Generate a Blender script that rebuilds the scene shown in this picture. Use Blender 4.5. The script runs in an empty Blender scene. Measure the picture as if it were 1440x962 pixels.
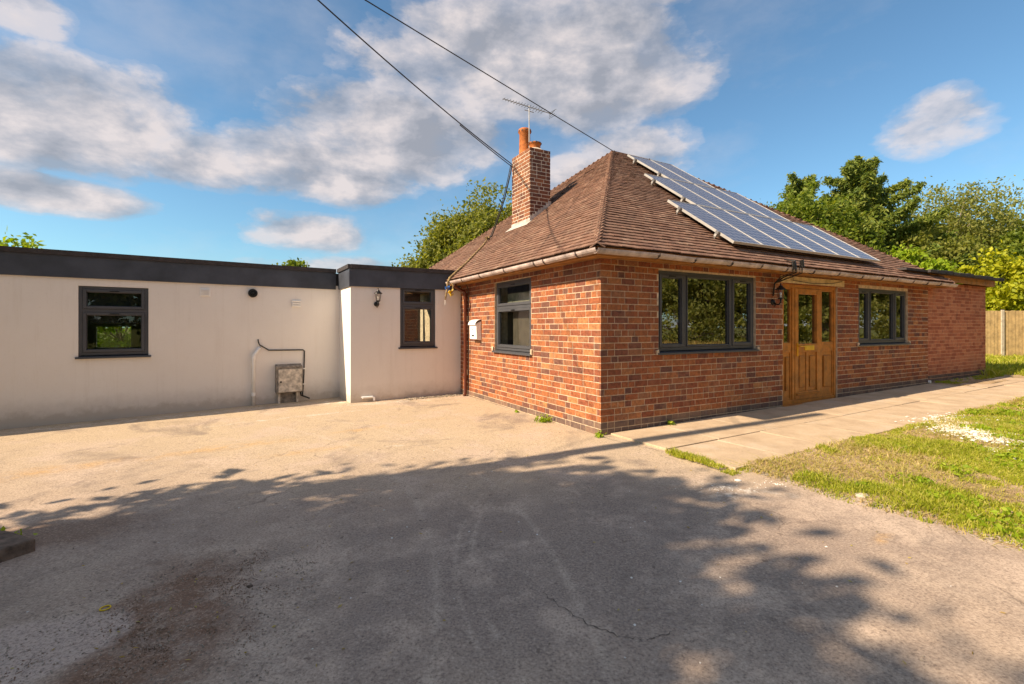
import bpy, bmesh, math, random
import numpy as np
from mathutils import Vector, Matrix, noise as mnoise
R = math.radians
random.seed(7); rng = np.random.default_rng(7)
S = bpy.context.scene
COL = S.collection

# ------------------------------------------------------------------ camera, sky, sun, exposure
CAMZ = 1.36
cd = bpy.data.cameras.new('camera'); cam = bpy.data.objects.new('camera', cd); COL.objects.link(cam)
cam.location = (0, 0, CAMZ); cam.rotation_euler = (R(90), 0, 0)
cd.sensor_width = 36; cd.lens = 665/1440*36; cd.shift_y = -21/1440
cd.clip_start = 0.05; cd.clip_end = 3000
S.camera = cam

SUN_AZ, SUN_EL = R(64.5), R(37.5)            # the light travels towards +x +y
ldir = Vector((math.sin(SUN_AZ)*math.cos(SUN_EL), math.cos(SUN_AZ)*math.cos(SUN_EL), -math.sin(SUN_EL)))
sl = bpy.data.lights.new('sun', 'SUN'); sl.energy = 3.2; sl.angle = R(0.55); sl.color = (1.0, 0.93, 0.80)
sun = bpy.data.objects.new('sun', sl); COL.objects.link(sun)
sun.rotation_euler = ldir.to_track_quat('-Z', 'Y').to_euler(); sun.location = (-20, -10, 20)

S.view_settings.view_transform = 'Standard'; S.view_settings.look = 'None'
S.view_settings.exposure = 1.25; S.view_settings.gamma = 1.0
S.view_settings.use_white_balance = True; S.view_settings.white_balance_temperature = 8200; S.view_settings.white_balance_tint = 15
S.render.engine = 'CYCLES'
S.cycles.max_bounces = 8; S.cycles.transparent_max_bounces = 12
S.cycles.use_denoising = True

class NT:                                     # small node-tree writer
    def __init__(s, tree): s.t = tree; s.t.nodes.clear()
    def n(s, typ, **kw):
        nd = s.t.nodes.new(typ)
        for k, v in kw.items():
            if k.startswith('i_'):
                key = k[2:].replace('_', ' ')
                if key.isdigit(): key = int(key)
                s.put(nd.inputs[key], v)
            else: setattr(nd, k, v)
        return nd
    def put(s, sock, v):
        if isinstance(v, bpy.types.NodeSocket): s.t.links.new(v, sock)
        elif isinstance(v, bpy.types.Node): s.t.links.new(v.outputs[0], sock)
        else:
            if isinstance(v, (tuple, list)) and len(v) == 3 and sock.type == 'RGBA': v = (*v, 1)
            sock.default_value = v
    def math(s, op, a, b=0.0, c=0.0, clamp=False):
        nd = s.t.nodes.new('ShaderNodeMath'); nd.operation = op; nd.use_clamp = clamp
        s.put(nd.inputs[0], a); s.put(nd.inputs[1], b); s.put(nd.inputs[2], c); return nd.outputs[0]
    def vmath(s, op, a, b=(0, 0, 0)):
        nd = s.t.nodes.new('ShaderNodeVectorMath'); nd.operation = op
        s.put(nd.inputs[0], a); s.put(nd.inputs[1], b)
        return nd.outputs['Value'] if op in ('LENGTH', 'DOT_PRODUCT') else nd.outputs[0]
    def ramp(s, fac, stops, interp='LINEAR'):
        nd = s.t.nodes.new('ShaderNodeValToRGB'); cr = nd.color_ramp; cr.interpolation = interp
        while len(cr.elements) < len(stops): cr.elements.new(0.5)
        for e, (p, c) in zip(cr.elements, stops):
            e.position = p; e.color = (*c, 1) if not isinstance(c, (int, float)) else (c, c, c, 1)
        s.put(nd.inputs[0], fac); return nd.outputs[0]
    def mix(s, fac, a, b, blend='MIX'):
        nd = s.t.nodes.new('ShaderNodeMix'); nd.data_type = 'RGBA'; nd.blend_type = blend
        s.put(nd.inputs[0], fac); s.put(nd.inputs[6], a); s.put(nd.inputs[7], b); return nd.outputs[2]
    def noise(s, vec, scale, detail=4, rough=0.55, dist=0.0):
        nd = s.n('ShaderNodeTexNoise'); s.put(nd.inputs['Vector'], vec); nd.inputs['Scale'].default_value = scale
        nd.inputs['Detail'].default_value = detail; nd.inputs['Roughness'].default_value = rough
        nd.inputs['Distortion'].default_value = dist; return nd.outputs['Fac']

# world: Nishita sky with procedural clouds by direction
wd = bpy.data.worlds.new('World'); S.world = wd; wd.use_nodes = True
w = NT(wd.node_tree)
sky = w.n('ShaderNodeTexSky', sky_type='NISHITA', sun_disc=False, sun_elevation=SUN_EL,
          sun_rotation=math.atan2(-ldir.x, -ldir.y), altitude=60, air_density=1.0, dust_density=0.6, ozone_density=1.6)
tc = w.n('ShaderNodeTexCoord'); D = tc.outputs['Generated']
sep = w.n('ShaderNodeSeparateXYZ'); w.put(sep.inputs[0], D)
az = w.math('ARCTAN2', sep.outputs[0], sep.outputs[1]); el = w.math('ARCSINE', sep.outputs[2])
cmb = w.n('ShaderNodeCombineXYZ'); w.put(cmb.inputs[0], az); w.put(cmb.inputs[1], el); AE = cmb.outputs[0]
def deg(a, e): return (R(a), R(e), 0)
CLOUDS = [  # azimuth, elevation, half width, half height (degrees), weight
 (1.7, 29.5, 20, 6.5, 1.0), (12, 26.5, 12, 5.5, .95), (-14, 21.5, 14, 5.0, 1.0), (-23, 17.5, 12, 4.2, .95), (-42.5, 18.2, 10.5, 5.2, 1.0), (-44, 11.4, 8, 1.9, .85), (-33.5, 16.5, 7, 3.4, .95),
 (-24.3, 10.6, 7.5, 2.5, .9), (15, 20.5, 8.5, 4.2, .74), (42.2, 18.0, 5.0, 3.0, .70), (-46.5, 25.5, 5, 2.6, .85), (20, 34, 8, 1.8, .7), (-20, 7.0, 12, 1.2, .6), (8, 17.5, 9, 3.2, .72), (52, 17, 3, 1.6, .7)]
bias = None
for a_, e_, wa, we, wt in CLOUDS:
    q = w.vmath('DIVIDE', w.vmath('SUBTRACT', AE, deg(a_, e_)), (R(wa), R(we), 1))
    b_ = w.math('MULTIPLY', w.math('SUBTRACT', 1.0, w.math('MULTIPLY', w.vmath('DOT_PRODUCT', q, q), 0.5)), wt)
    bias = b_ if bias is None else w.math('MAXIMUM', bias, b_)
outm = w.math('GREATER_THAN', w.math('ABSOLUTE', az), R(60))
outm2 = w.math('GREATER_THAN', el, R(42))
bias = w.math('MAXIMUM', bias, w.math('MULTIPLY', w.math('MAXIMUM', outm, outm2), 0.56))
Dn = w.vmath('MULTIPLY', D, (1, 1, 1.9))
n1 = w.noise(Dn, 5.6, 10, 0.58, 0.1)
sv = tuple(-0.05*c for c in ldir)
n2 = w.noise(w.vmath('ADD', Dn, (sv[0]*1.0, sv[1]*1.0, 0.045)), 5.6, 10, 0.58, 0.1)
cov = w.math('ADD', w.math('MULTIPLY', w.math('SUBTRACT', n1, 0.5), 1.9), w.math('MULTIPLY', w.math('SUBTRACT', bias, 0.40), 1.45))
dens = w.ramp(cov, [(0.0, 0.0), (0.14, 0.25), (0.36, 0.80), (0.70, 1.0)], 'EASE')
shade = w.math('ADD', w.math('MULTIPLY', w.math('SUBTRACT', n1, n2), 3.8), 0.56)
nb = w.noise(Dn, 2.2, 4, 0.5)
shade = w.math('ADD', shade, w.math('MULTIPLY', w.math('SUBTRACT', nb, 0.52), -1.3))
shade = w.math('SUBTRACT', shade, w.math('MULTIPLY', w.math('MINIMUM', cov, 0.8), 0.30))
ccol = w.ramp(shade, [(0.0, (.90, 1.10, 1.48)), (0.4, (1.30, 1.50, 1.92)), (0.9, (2.05, 2.15, 2.5))])
skyc = w.mix(1.0, sky, (0.25, 0.45, 0.555), 'MULTIPLY')
veil = w.math('MULTIPLY', w.ramp(w.noise(Dn, 2.6, 8, .6), [(.46, 0.0), (.75, .30)]), 1.0)
dens = w.math('MAXIMUM', w.math('MULTIPLY', dens, 0.93), veil)
skc = w.mix(dens, skyc, ccol)
bg = w.n('ShaderNodeBackground'); w.put(bg.inputs[0], skc); bg.inputs[1].default_value = 0.15
wo = w.n('ShaderNodeOutputWorld'); w.put(wo.inputs[0], bg)

# ------------------------------------------------------------------ frames
TH = math.atan2(1210, 665)
O = Vector((1.1111, 5.9111, 0))
F_H = Matrix(((math.sin(TH), -math.cos(TH), 0, O.x), (math.cos(TH), math.sin(TH), 0, O.y), (0, 0, 1, 0), (0, 0, 0, 1)))
wa_ = Vector((-7.38, 6.87, 0)); wdv = Vector((0.81073, 0.58541, 0))
F_W = Matrix(((wdv.x, -wdv.y, 0, wa_.x), (wdv.y, wdv.x, 0, wa_.y), (0, 0, 1, 0), (0, 0, 0, 1)))   # (along, back, up)
I4 = Matrix.Identity(4)
def HW(u, v, z=0): return F_H @ Vector((u, v, z))
def gz(x, y): return 0.0145*(max(-14, min(14, x))-1.11)      # the drive climbs gently to the right
def rot_at(F, p):                                            # frame F moved to world point p
    M = F.copy(); M.translation = p; return M

# ------------------------------------------------------------------ materials
MATS = {}
def mat(name, col, rough=0.8, noise=None, bump=0.0, bscale=60, metal=0.0, spec=0.4, col2=None, nscale=8, detail=5, space='pos', coat=0.0):
    m = bpy.data.materials.new(name); m.use_nodes = True; t = NT(m.node_tree)
    if space == 'pos': V = t.n('ShaderNodeNewGeometry').outputs['Position']
    else: V = t.n('ShaderNodeTexCoord').outputs['Object']
    p = t.n('ShaderNodeBsdfPrincipled')
    c = None
    if noise or col2:
        k = noise or 0.15
        c2 = col2 or tuple(x*(1-k*1.6) for x in col); c1 = tuple(min(1, x*(1+k*0.7)) for x in col) if not col2 else col
        c = t.ramp(t.noise(V, nscale, detail, 0.6), [(0.3, c2), (0.68, c1)])
    t.put(p.inputs['Base Color'], c if c is not None else col)
    p.inputs['Roughness'].default_value = rough; p.inputs['Metallic'].default_value = metal
    p.inputs['Specular IOR Level'].default_value = spec; p.inputs['Coat Weight'].default_value = coat
    if bump:
        b = t.n('ShaderNodeBump'); b.inputs['Strength'].default_value = bump; b.inputs['Distance'].default_value = 0.01
        t.put(b.inputs['Height'], t.noise(V, bscale, 6, 0.65)); t.put(p.inputs['Normal'], b)
    o = t.n('ShaderNodeOutputMaterial'); t.put(o.inputs[0], p)
    MATS[name] = m; return m

BR = [(.40, .140, .060), (.35, .112, .052), (.44, .175, .078), (.29, .092, .050), (.47, .205, .09), (.23, .085, .056), (.34, .145, .078), (.18, .080, .060)]
BRW = [6, 6, 2, 4, .6, 3, 1.6, 1.8]
def brickmat(name, c, k=.36):
    m = bpy.data.materials.new(name); m.use_nodes = True; t = NT(m.node_tree)
    V = t.n('ShaderNodeNewGeometry').outputs['Position']
    n = t.noise(V, 26, 6, .7); n2 = t.noise(V, 3.1, 3, .5); n3 = t.noise(V, 140, 3, .7)
    c1 = t.ramp(n, [(.3, tuple(x*(1-k*1.5) for x in c)), (.52, c), (.75, tuple(min(1, x*(1+k)) for x in c))])
    c2 = t.mix(t.ramp(n2, [(.54, 0.0), (.80, .30)]), c1, (.46, .30, .19))     # lime bloom, stays put
    n4 = t.noise(V, 10, 4, .6); c2 = t.mix(t.ramp(n4, [(.53, 0.0), (.66, .5)]), c2, (c[0]*.48, c[1]*.52, c[2]*.75))
    c2 = t.mix(t.ramp(t.noise(V, 1.3, 5, .65), [(.50, 0.0), (.72, .28)]), c2, (.21, .085, .05))
    c3 = t.mix(t.ramp(n3, [(.60, 0.0), (.75, .55)]), c2, tuple(x*.35 for x in c))
    p = t.n('ShaderNodeBsdfPrincipled'); t.put(p.inputs['Base Color'], c3); p.inputs['Roughness'].default_value = .9
    p.inputs['Specular IOR Level'].default_value = .2
    b = t.n('ShaderNodeBump'); b.inputs['Strength'].default_value = .55; b.inputs['Distance'].default_value = .004
    t.put(b.inputs['Height'], t.math('ADD', n, t.math('MULTIPLY', n3, .5))); t.put(p.inputs['Normal'], b)
    o = t.n('ShaderNodeOutputMaterial'); t.put(o.inputs[0], p); return m
BRICKM = [brickmat('brick_tone', c) for c in BR]
BLUEM = [brickmat('plinth_brick_tone', c, .2) for c in [(.19, .125, .10), (.15, .10, .085), (.24, .15, .11)]]
ABR = [brickmat('annex_brick_tone', c, .12) for c in [(.52, .185, .10), (.42, .135, .075), (.56, .22, .12), (.37, .115, .065)]]
MORTAR = mat('mortar', (.70, .54, .39), .95, .25, .6, 90, nscale=14)
AMORTAR = mat('annex_mortar', (.66, .34, .21), .95, .2, .5, 90, nscale=14)
CBRICK = [brickmat('chimney_brick_tone', c, .2) for c in [(.21, .078, .045), (.15, .06, .042), (.29, .11, .055)]]
CMORTAR = mat('chimney_mortar', (.70, .58, .46), .95, .25, .5, 90, nscale=14)

def rendermat():
    m = bpy.data.materials.new('cream_render'); m.use_nodes = True; t = NT(m.node_tree)
    V = t.n('ShaderNodeNewGeometry').outputs['Position']; sp = t.n('ShaderNodeSeparateXYZ'); t.put(sp.inputs[0], V)
    big = t.noise(V, .9, 4, .6); fine = t.noise(V, 170, 4, .7); mid = t.noise(V, 7, 5, .65)
    c = t.ramp(big, [(.3, (.82, .765, .72)), (.7, (.86, .81, .765))])
    c = t.mix(t.ramp(mid, [(.45, 0.0), (.8, .16)]), c, (.76, .69, .63))
    stv = t.noise(t.vmath('MULTIPLY', V, (5, 5, .35)), 1.6, 6, .7)
    c = t.mix(t.ramp(stv, [(.52, 0.0), (.72, .22)]), c, (.60, .52, .45))        # rain streaks
    c = t.mix(t.ramp(t.noise(V, 34, 3, .6), [(.60, 0.0), (.74, .18)]), c, (.62, .54, .47))
    h = t.math('ADD', sp.outputs[2], t.math('MULTIPLY', t.math('SUBTRACT', mid, .5), .35))
    c = t.mix(t.ramp(h, [(.0, .7), (.10, .32), (.30, 0.0)]), c, (.48, .40, .33))      # splash dirt at the foot
    p = t.n('ShaderNodeBsdfPrincipled'); t.put(p.inputs['Base Color'], c); p.inputs['Roughness'].default_value = .95
    p.inputs['Specular IOR Level'].default_value = .15
    b = t.n('ShaderNodeBump'); b.inputs['Strength'].default_value = .5; b.inputs['Distance'].default_value = .004
    t.put(b.inputs['Height'], fine); t.put(p.inputs['Normal'], b)
    o = t.n('ShaderNodeOutputMaterial'); t.put(o.inputs[0], p); return m
RENDER = rendermat()

GREY = mat('anthracite_frame', (.075, .078, .088), .42, .1, .05, 200, nscale=3)
FASC = mat('anthracite_fascia', (.060, .068, .088), .5, .25, .12, 120, nscale=2.5)
FTRIM = mat('felt_trim', (.055, .045, .044), .7, .3, .3, 90)
OAK = mat('golden_oak', (.52, .185, .034), .42, .25, .12, 60, nscale=9, spec=.5)
OAKD = mat('golden_oak_deep', (.44, .155, .024), .45, .25, .12, 60, nscale=9)
FAW = mat('brown_fascia_wood', (.42, .18, .05), .6, .3, .2, 50, nscale=5)
PALEW = mat('pale_timber', (.74, .56, .32), .8, .2, .3, 60, nscale=10)
GUT = mat('weathered_gutter', (.58, .46, .42), .5, .3, .15, 70, nscale=6)
GUTB = mat('gutter_bracket', (.07, .05, .045), .6)
BROWNP = mat('brown_pipe', (.135, .035, .018), .35, .2)
WHITEP = mat('white_plastic', (.90, .88, .86), .4, .03, .05)
BLACKM = mat('black_metal', (.012, .011, .011), .38, .2, .2, 80)
METAL = mat('grey_metal', (.35, .34, .33), .4, .2, metal=.8)
BRASS = mat('brass', (.75, .45, .08), .28, metal=.9)
GOLDP = mat('golden_plate', (.80, .52, .06), .35, .1, metal=.35)
POT = mat('terracotta_pot', (.52, .155, .040), .8, .3, .3, 60, nscale=12)
LEAD = mat('lead_flashing', (.52, .47, .42), .7, .25, .3, 40)
DECK = mat('roof_deck', (.04, .028, .022), .95)
DARK = mat('interior_wall', (.16, .13, .11), .9, .2)
BLIND = mat('roller_blind', (.16, .115, .09), .9, .2, .2, 300)
BLINDG = mat('grey_blind', (.035, .037, .045), .9, .3, .2, 300)
CURT = mat('pale_curtain', (.42, .36, .28), .9, .3)
CABLE = mat('black_cable', (.02, .018, .017), .6)
ROPE = mat('old_cable_sleeve', (.33, .22, .10), .85, .5, .5, 90, nscale=22)
BLUET = mat('blue_tape', (.03, .16, .50), .5)
YELT = mat('yellow_tape', (.62, .38, .02), .5)
YELR = mat('yellow_rubber', (.75, .50, .02), .5)
METERB = mat('weathered_box', (.68, .60, .51), .85, .35, .4, 60, nscale=12)
METERD = mat('weathered_box_side', (.30, .255, .215), .85, .4, .4, 60, nscale=16)
CONCB = mat('old_concrete_block', (.19, .13, .095), .95, .4, .8, 50, nscale=15)
TIM = mat('fence_board_wood', (.52, .36, .17), .85, .22, .3, 60, nscale=7)
POSTC = mat('concrete_post', (.52, .46, .36), .9, .2, .4, 60)
BARK = mat('bark', (.14, .10, .07), .95, .4, .9, 25, nscale=9)
BARKP = mat('pale_bark', (.36, .31, .24), .95, .4, .8, 25, nscale=9)
STONE = [mat('rubble_white', (.80, .77, .72), .95, .15, .5, 60), mat('rubble_grey', (.34, .28, .22), .95, .3, .5, 60)]
EARTH = mat('earth_crumb', (.26, .16, .105), 1.0, .4, .5, 60, nscale=20)
CRACK = mat('crack_dirt', (.045, .035, .027), 1.0, .4)
TILEC = [(.255, .140, .100), (.23, .124, .088), (.29, .165, .118), (.195, .107, .080), (.33, .20, .145), (.235, .122, .086)]
def tilemat(c):
    m = bpy.data.materials.new('clay_tile'); m.use_nodes = True; t = NT(m.node_tree); V = t.n('ShaderNodeNewGeometry').outputs['Position']
    c1 = t.ramp(t.noise(V, 16, 5, .65), [(.3, tuple(x*.62 for x in c)), (.7, tuple(x*1.2 for x in c))])
    c1 = t.mix(t.ramp(t.noise(V, 1.1, 6, .65), [(.40, 0.0), (.66, .45)]), c1, (.17, .105, .08))         # soot and old growth
    c1 = t.mix(t.ramp(t.noise(V, 9, 7, .8), [(.585, 0.0), (.65, .6)]), c1, (.38, .32, .22))          # lichen
    p = t.n('ShaderNodeBsdfPrincipled'); t.put(p.inputs['Base Color'], c1); p.inputs['Roughness'].default_value = .92; p.inputs['Specular IOR Level'].default_value = .2
    b = t.n('ShaderNodeBump'); b.inputs['Strength'].default_value = .5; b.inputs['Distance'].default_value = .006; t.put(b.inputs['Height'], t.noise(V, 60, 5, .7)); t.put(p.inputs['Normal'], b)
    o = t.n('ShaderNodeOutputMaterial'); t.put(o.inputs[0], p); return m
TILEM = [tilemat(c) for c in TILEC]
RUBR = mat('flat_roof_felt', (.05, .05, .055), .9, .3)

def glassmat(name='window_glass', ior=1.75, tint=(.82, .86, .84)):
    m = bpy.data.materials.new(name); m.use_nodes = True; t = NT(m.node_tree)
    fr = t.n('ShaderNodeFresnel'); fr.inputs[0].default_value = ior
    g = t.n('ShaderNodeBsdfGlossy'); g.inputs['Roughness'].default_value = .004; t.put(g.inputs[0], (1, 1, 1))
    g2 = t.noise(t.n('ShaderNodeNewGeometry').outputs['Position'], 1.6, 1, .5)
    b = t.n('ShaderNodeBump'); b.inputs['Strength'].default_value = .03; b.inputs['Distance'].default_value = .04; t.put(b.inputs['Height'], g2); t.put(g.inputs['Normal'], b)
    tr = t.n('ShaderNodeBsdfTransparent'); t.put(tr.inputs[0], tint)
    mx = t.n('ShaderNodeMixShader'); t.put(mx.inputs[0], t.math('MULTIPLY', fr, t.math('SUBTRACT', 1.0, t.n('ShaderNodeNewGeometry').outputs['Backfacing']))); t.put(mx.inputs[1], tr); t.put(mx.inputs[2], g)
    o = t.n('ShaderNodeOutputMaterial'); t.put(o.inputs[0], mx); return m
GLASS = glassmat()
GLASSF = glassmat('front_window_glass', 3.3, (.62, .65, .62))
LAMPG = glassmat('lantern_glass', 1.5, (.9, .9, .88))

def solarmat():
    m = bpy.data.materials.new('solar_cells'); m.use_nodes = True; t = NT(m.node_tree)
    V = t.n('ShaderNodeTexCoord').outputs['Object']
    sp = t.n('ShaderNodeSeparateXYZ'); t.put(sp.inputs[0], V)
    fx = t.math('FRACT', t.math('MULTIPLY', sp.outputs[0], 1/.123)); fy = t.math('FRACT', t.math('MULTIPLY', sp.outputs[1], 1/.128))
    gx = t.math('LESS_THAN', fx, .10); gy = t.math('LESS_THAN', fy, .10)
    g = t.math('MAXIMUM', gx, gy)
    n = t.noise(V, 30, 3, .6)
    c = t.ramp(n, [(.3, (.055, .058, .095)), (.7, (.085, .088, .13))])
    c = t.mix(g, c, (.34, .34, .38))
    p = t.n('ShaderNodeBsdfPrincipled'); t.put(p.inputs['Base Color'], c); p.inputs['Roughness'].default_value = .35
    p.inputs['Specular IOR Level'].default_value = .5; p.inputs['Coat Weight'].default_value = .25; p.inputs['Coat Roughness'].default_value = .15
    o = t.n('ShaderNodeOutputMaterial'); t.put(o.inputs[0], p); return m
SOLAR = solarmat()
ALU = mat('aluminium_frame', (.50, .48, .45), .4, .1, metal=.35)

def leafmat(name, cols, trans=.45, rough=.6):
    m = bpy.data.materials.new(name); m.use_nodes = True; t = NT(m.node_tree)
    g = t.n('ShaderNodeNewGeometry'); V = g.outputs['Position']
    f = t.math('ADD', t.math('MULTIPLY', g.outputs['Random Per Island'], .6), t.math('MULTIPLY', t.noise(V, .9, 3, .6), .4))
    k = len(cols); c = t.ramp(f, [(.12+.76*i/(k-1), cc) for i, cc in enumerate(cols)])
    d = t.n('ShaderNodeBsdfPrincipled'); t.put(d.inputs['Base Color'], c); d.inputs['Roughness'].default_value = rough
    d.inputs['Specular IOR Level'].default_value = .3
    tl = t.n('ShaderNodeBsdfTranslucent'); t.put(tl.inputs[0], t.mix(1, c, (1.5, 1.45, .7), 'MULTIPLY'))
    mx = t.n('ShaderNodeMixShader'); mx.inputs[0].default_value = trans; t.put(mx.inputs[1], d); t.put(mx.inputs[2], tl)
    o = t.n('ShaderNodeOutputMaterial'); t.put(o.inputs[0], mx); return m
L_DEC = leafmat('leaf_green', [(.08, .135, .018), (.155, .215, .027), (.26, .29, .045)])
L_OLIVE = leafmat('leaf_olive', [(.11, .14, .025), (.20, .22, .04), (.33, .32, .08)])
L_CON = leafmat('needle_green', [(.06, .11, .02), (.14, .19, .03), (.28, .30, .055)], .25)
L_PALE = leafmat('leaf_pale', [(.14, .17, .04), (.24, .26, .065), (.37, .35, .11)])
L_GOLD = leafmat('leaf_gold', [(.20, .25, .016), (.36, .38, .024), (.52, .49, .035)], .35)
L_DRY = leafmat('dry_grass', [(.26, .17, .06), (.50, .36, .13), (.34, .32, .10)], .3)
L_GRASS = leafmat('lawn_grass', [(.15, .21, .016), (.29, .34, .03), (.44, .45, .06), (.60, .50, .20)], .4)
L_STRAW = leafmat('straw_grass', [(.50, .36, .17), (.36, .33, .08), (.66, .50, .28)], .3)
L_WEED = leafmat('weed_leaf', [(.15, .25, .016), (.24, .35, .022), (.36, .42, .04)], .35)

def groundmat(kind):
    m = bpy.data.materials.new(kind); m.use_nodes = True; t = NT(m.node_tree)
    V = t.n('ShaderNodeNewGeometry').outputs['Position']
    p = t.n('ShaderNodeBsdfPrincipled'); p.inputs['Roughness'].default_value = .95; p.inputs['Specular IOR Level'].default_value = .2
    def blob(cx, cy, rx, ry, ang=0.0, wob=.6):
        q = t.vmath('SUBTRACT', V, (cx, cy, 0))
        mp = t.n('ShaderNodeVectorRotate', rotation_type='Z_AXIS'); t.put(mp.inputs['Vector'], q); mp.inputs['Angle'].default_value = -ang
        q = t.vmath('MULTIPLY', mp.outputs[0], (1/rx, 1/ry, 0))
        d = t.math('ADD', t.vmath('LENGTH', q), t.math('MULTIPLY', t.math('SUBTRACT', t.noise(V, 2.6, 6, .65), .5), wob*2.4))
        return d
    if kind == 'driveway_tarmac':
        big = t.noise(V, .45, 5, .6); mid = t.noise(V, 2.2, 8, .68); fine = t.noise(V, 75, 5, .8); med = t.noise(V, 22, 5, .7)
        c = t.ramp(mid, [(.3, (.33, .245, .195)), (.5, (.41, .31, .245)), (.7, (.50, .385, .30))])
        c = t.mix(t.ramp(big, [(.35, 0.0), (.62, .6)]), c, (.49, .37, .275))
        sy = t.n('ShaderNodeSeparateXYZ'); t.put(sy.inputs[0], V)
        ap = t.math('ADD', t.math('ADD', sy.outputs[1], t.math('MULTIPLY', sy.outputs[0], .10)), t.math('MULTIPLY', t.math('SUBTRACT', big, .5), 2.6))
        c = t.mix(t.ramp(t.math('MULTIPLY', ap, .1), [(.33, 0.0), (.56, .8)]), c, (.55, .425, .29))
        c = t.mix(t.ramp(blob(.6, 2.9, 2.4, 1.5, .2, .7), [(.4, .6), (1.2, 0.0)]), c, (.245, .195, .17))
        c = t.mix(t.ramp(t.noise(V, 1.3, 6, .7), [(.50, 0.0), (.62, .7)]), c, (.56, .43, .34))        # worn pale areas
        c = t.mix(t.ramp(t.noise(V, .8, 7, .72, .6), [(.34, .75), (.46, 0.0)]), c, (.235, .185, .155))      # dark bitumen left bare
        for a in [(-4.7, 4.7, 1.0, .25, .62), (-3.4, 5.6, .9, .22, .6), (-1.8, 6.7, .8, .16, .6), (-2.3, 5.4, .5, .16, .5), (2.35, 3.0, .2, .05, .6)]:
            k = t.math('MULTIPLY', t.ramp(blob(*a, .9), [(.1, .75), (1.2, 0.0)]), t.ramp(t.noise(V, 5, 6, .7), [(.40, 0.0), (.60, .85)]))
            c = t.mix(k, c, (.62, .35, .12))
        earth = t.math('MULTIPLY', t.ramp(blob(-1.62, 2.15, .42, .95, .35, .55), [(.5, 1.0), (1.25, 0.0)]), t.ramp(t.noise(V, 6, 7, .75), [(.34, .25), (.54, 1.0)]))
        c = t.mix(t.math('MULTIPLY', earth, .95), c, (.23, .125, .078))
        c = t.mix(t.ramp(blob(-3.2, 3.25, .7, .35, .3, .5), [(.5, .7), (1.2, 0.0)]), c, (.21, .125, .085))
        c = t.mix(t.ramp(blob(-2.1, 2.05, .44, .36, .5, .42), [(.70, .95), (.84, 0.0)]), c, (.52, .40, .33))
        for a in [(-5.6, 7.6, 3.2, .24, .625), (-3.2, 9.0, .8, .3, .5), (-2.2, 8.9, 1.2, .22, .4), (1.9, 3.95, .5, .1, -.5), (1.75, 3.8, .3, .1, .4), (-3.4, 7.5, 1.4, .1, .6), (-1.35, 5.55, .16, .05, .3)]:
            k = t.math('MULTIPLY', t.ramp(blob(*a), [(.3, .85), (1.2, 0.0)]), t.ramp(t.noise(V, 9, 6, .75), [(.46, 0.0), (.62, 1.0)]))
            c = t.mix(k, c, (.72, .66, .58))
        for (cx_, cy_, rr_, w_) in ((2.6, 3.1, 2.85, .03), (2.6, 3.1, 2.95, .02), (-6.5, 1.4, 6.2, .05), (-6.5, 1.4, 6.9, .04)):     # faint tyre marks
            dd_ = t.math('ABSOLUTE', t.math('SUBTRACT', t.vmath('LENGTH', t.vmath('MULTIPLY', t.vmath('SUBTRACT', V, (cx_, cy_, 0)), (1, 1, 0))), rr_))
            c = t.mix(t.math('MULTIPLY', t.ramp(dd_, [(.0, .5), (w_, 0.0)]), t.ramp(mid, [(.38, 0.0), (.6, 1.0)])), c, (.60, .48, .38))
        vc = t.n('ShaderNodeTexVoronoi', feature='DISTANCE_TO_EDGE'); vc.inputs['Scale'].default_value = .9
        t.put(vc.inputs['Vector'], t.vmath('ADD', V, t.vmath('MULTIPLY', t.n('ShaderNodeTexNoise', i_Scale=3.0, i_Detail=6.0, i_Vector=V).outputs['Color'], (.5, .5, 0))))
        hair = t.math('MULTIPLY', t.ramp(vc.outputs['Distance'], [(.0, 1.0), (.006, 0.0)]), t.ramp(t.noise(V, .7, 3, .5), [(.50, 0.0), (.62, .7)]))
        c = t.mix(hair, c, (.15, .11, .09))
        c = t.mix(t.ramp(fine, [(.36, .8), (.5, 0.0)]), c, (.15, .11, .09))
        c = t.mix(t.ramp(fine, [(.54, 0.0), (.70, .6)]), c, (.72, .58, .46))
        c = t.mix(t.ramp(med, [(.28, .5), (.44, 0.0)]), c, (.17, .125, .10))
        c = t.mix(t.ramp(t.noise(V, 14, 2, .5), [(.72, 0.0), (.75, .6)]), c, (.10, .07, .06))
        h = t.math('ADD', t.math('MULTIPLY', fine, .5), t.math('SUBTRACT', t.math('MULTIPLY', mid, 1.2), t.math('MULTIPLY', hair, .6)))
        st, di = .45, .012
    elif kind == 'path_concrete':
        mid = t.noise(V, 3, 7, .65); fine = t.noise(V, 80, 5, .75)
        c = t.ramp(mid, [(.3, (.44, .32, .22)), (.55, (.56, .42, .29)), (.75, (.64, .50, .37))])
        c = t.mix(t.ramp(t.noise(V, 1.2, 5, .7), [(.55, 0.0), (.68, .5)]), c, (.60, .52, .43))
        c = t.mix(t.ramp(fine, [(.34, .5), (.5, 0.0)]), c, (.18, .13, .09))
        h = t.math('ADD', t.math('MULTIPLY', fine, .7), mid); st, di = .5, .01
    elif kind == 'lawn_soil':
        mid = t.noise(V, 3.5, 7, .7); fine = t.noise(V, 60, 5, .75)
        c = t.ramp(mid, [(.3, (.27, .21, .08)), (.45, (.42, .29, .17)), (.62, (.56, .40, .26)), (.8, (.40, .33, .12))])
        c = t.mix(t.ramp(fine, [(.34, .55), (.5, 0.0)]), c, (.09, .07, .03))
        h = t.math('ADD', t.math('MULTIPLY', fine, .8), t.math('MULTIPLY', mid, 2)); st, di = .9, .02
    else:
        mid = t.noise(V, .25, 6, .65)
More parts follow.
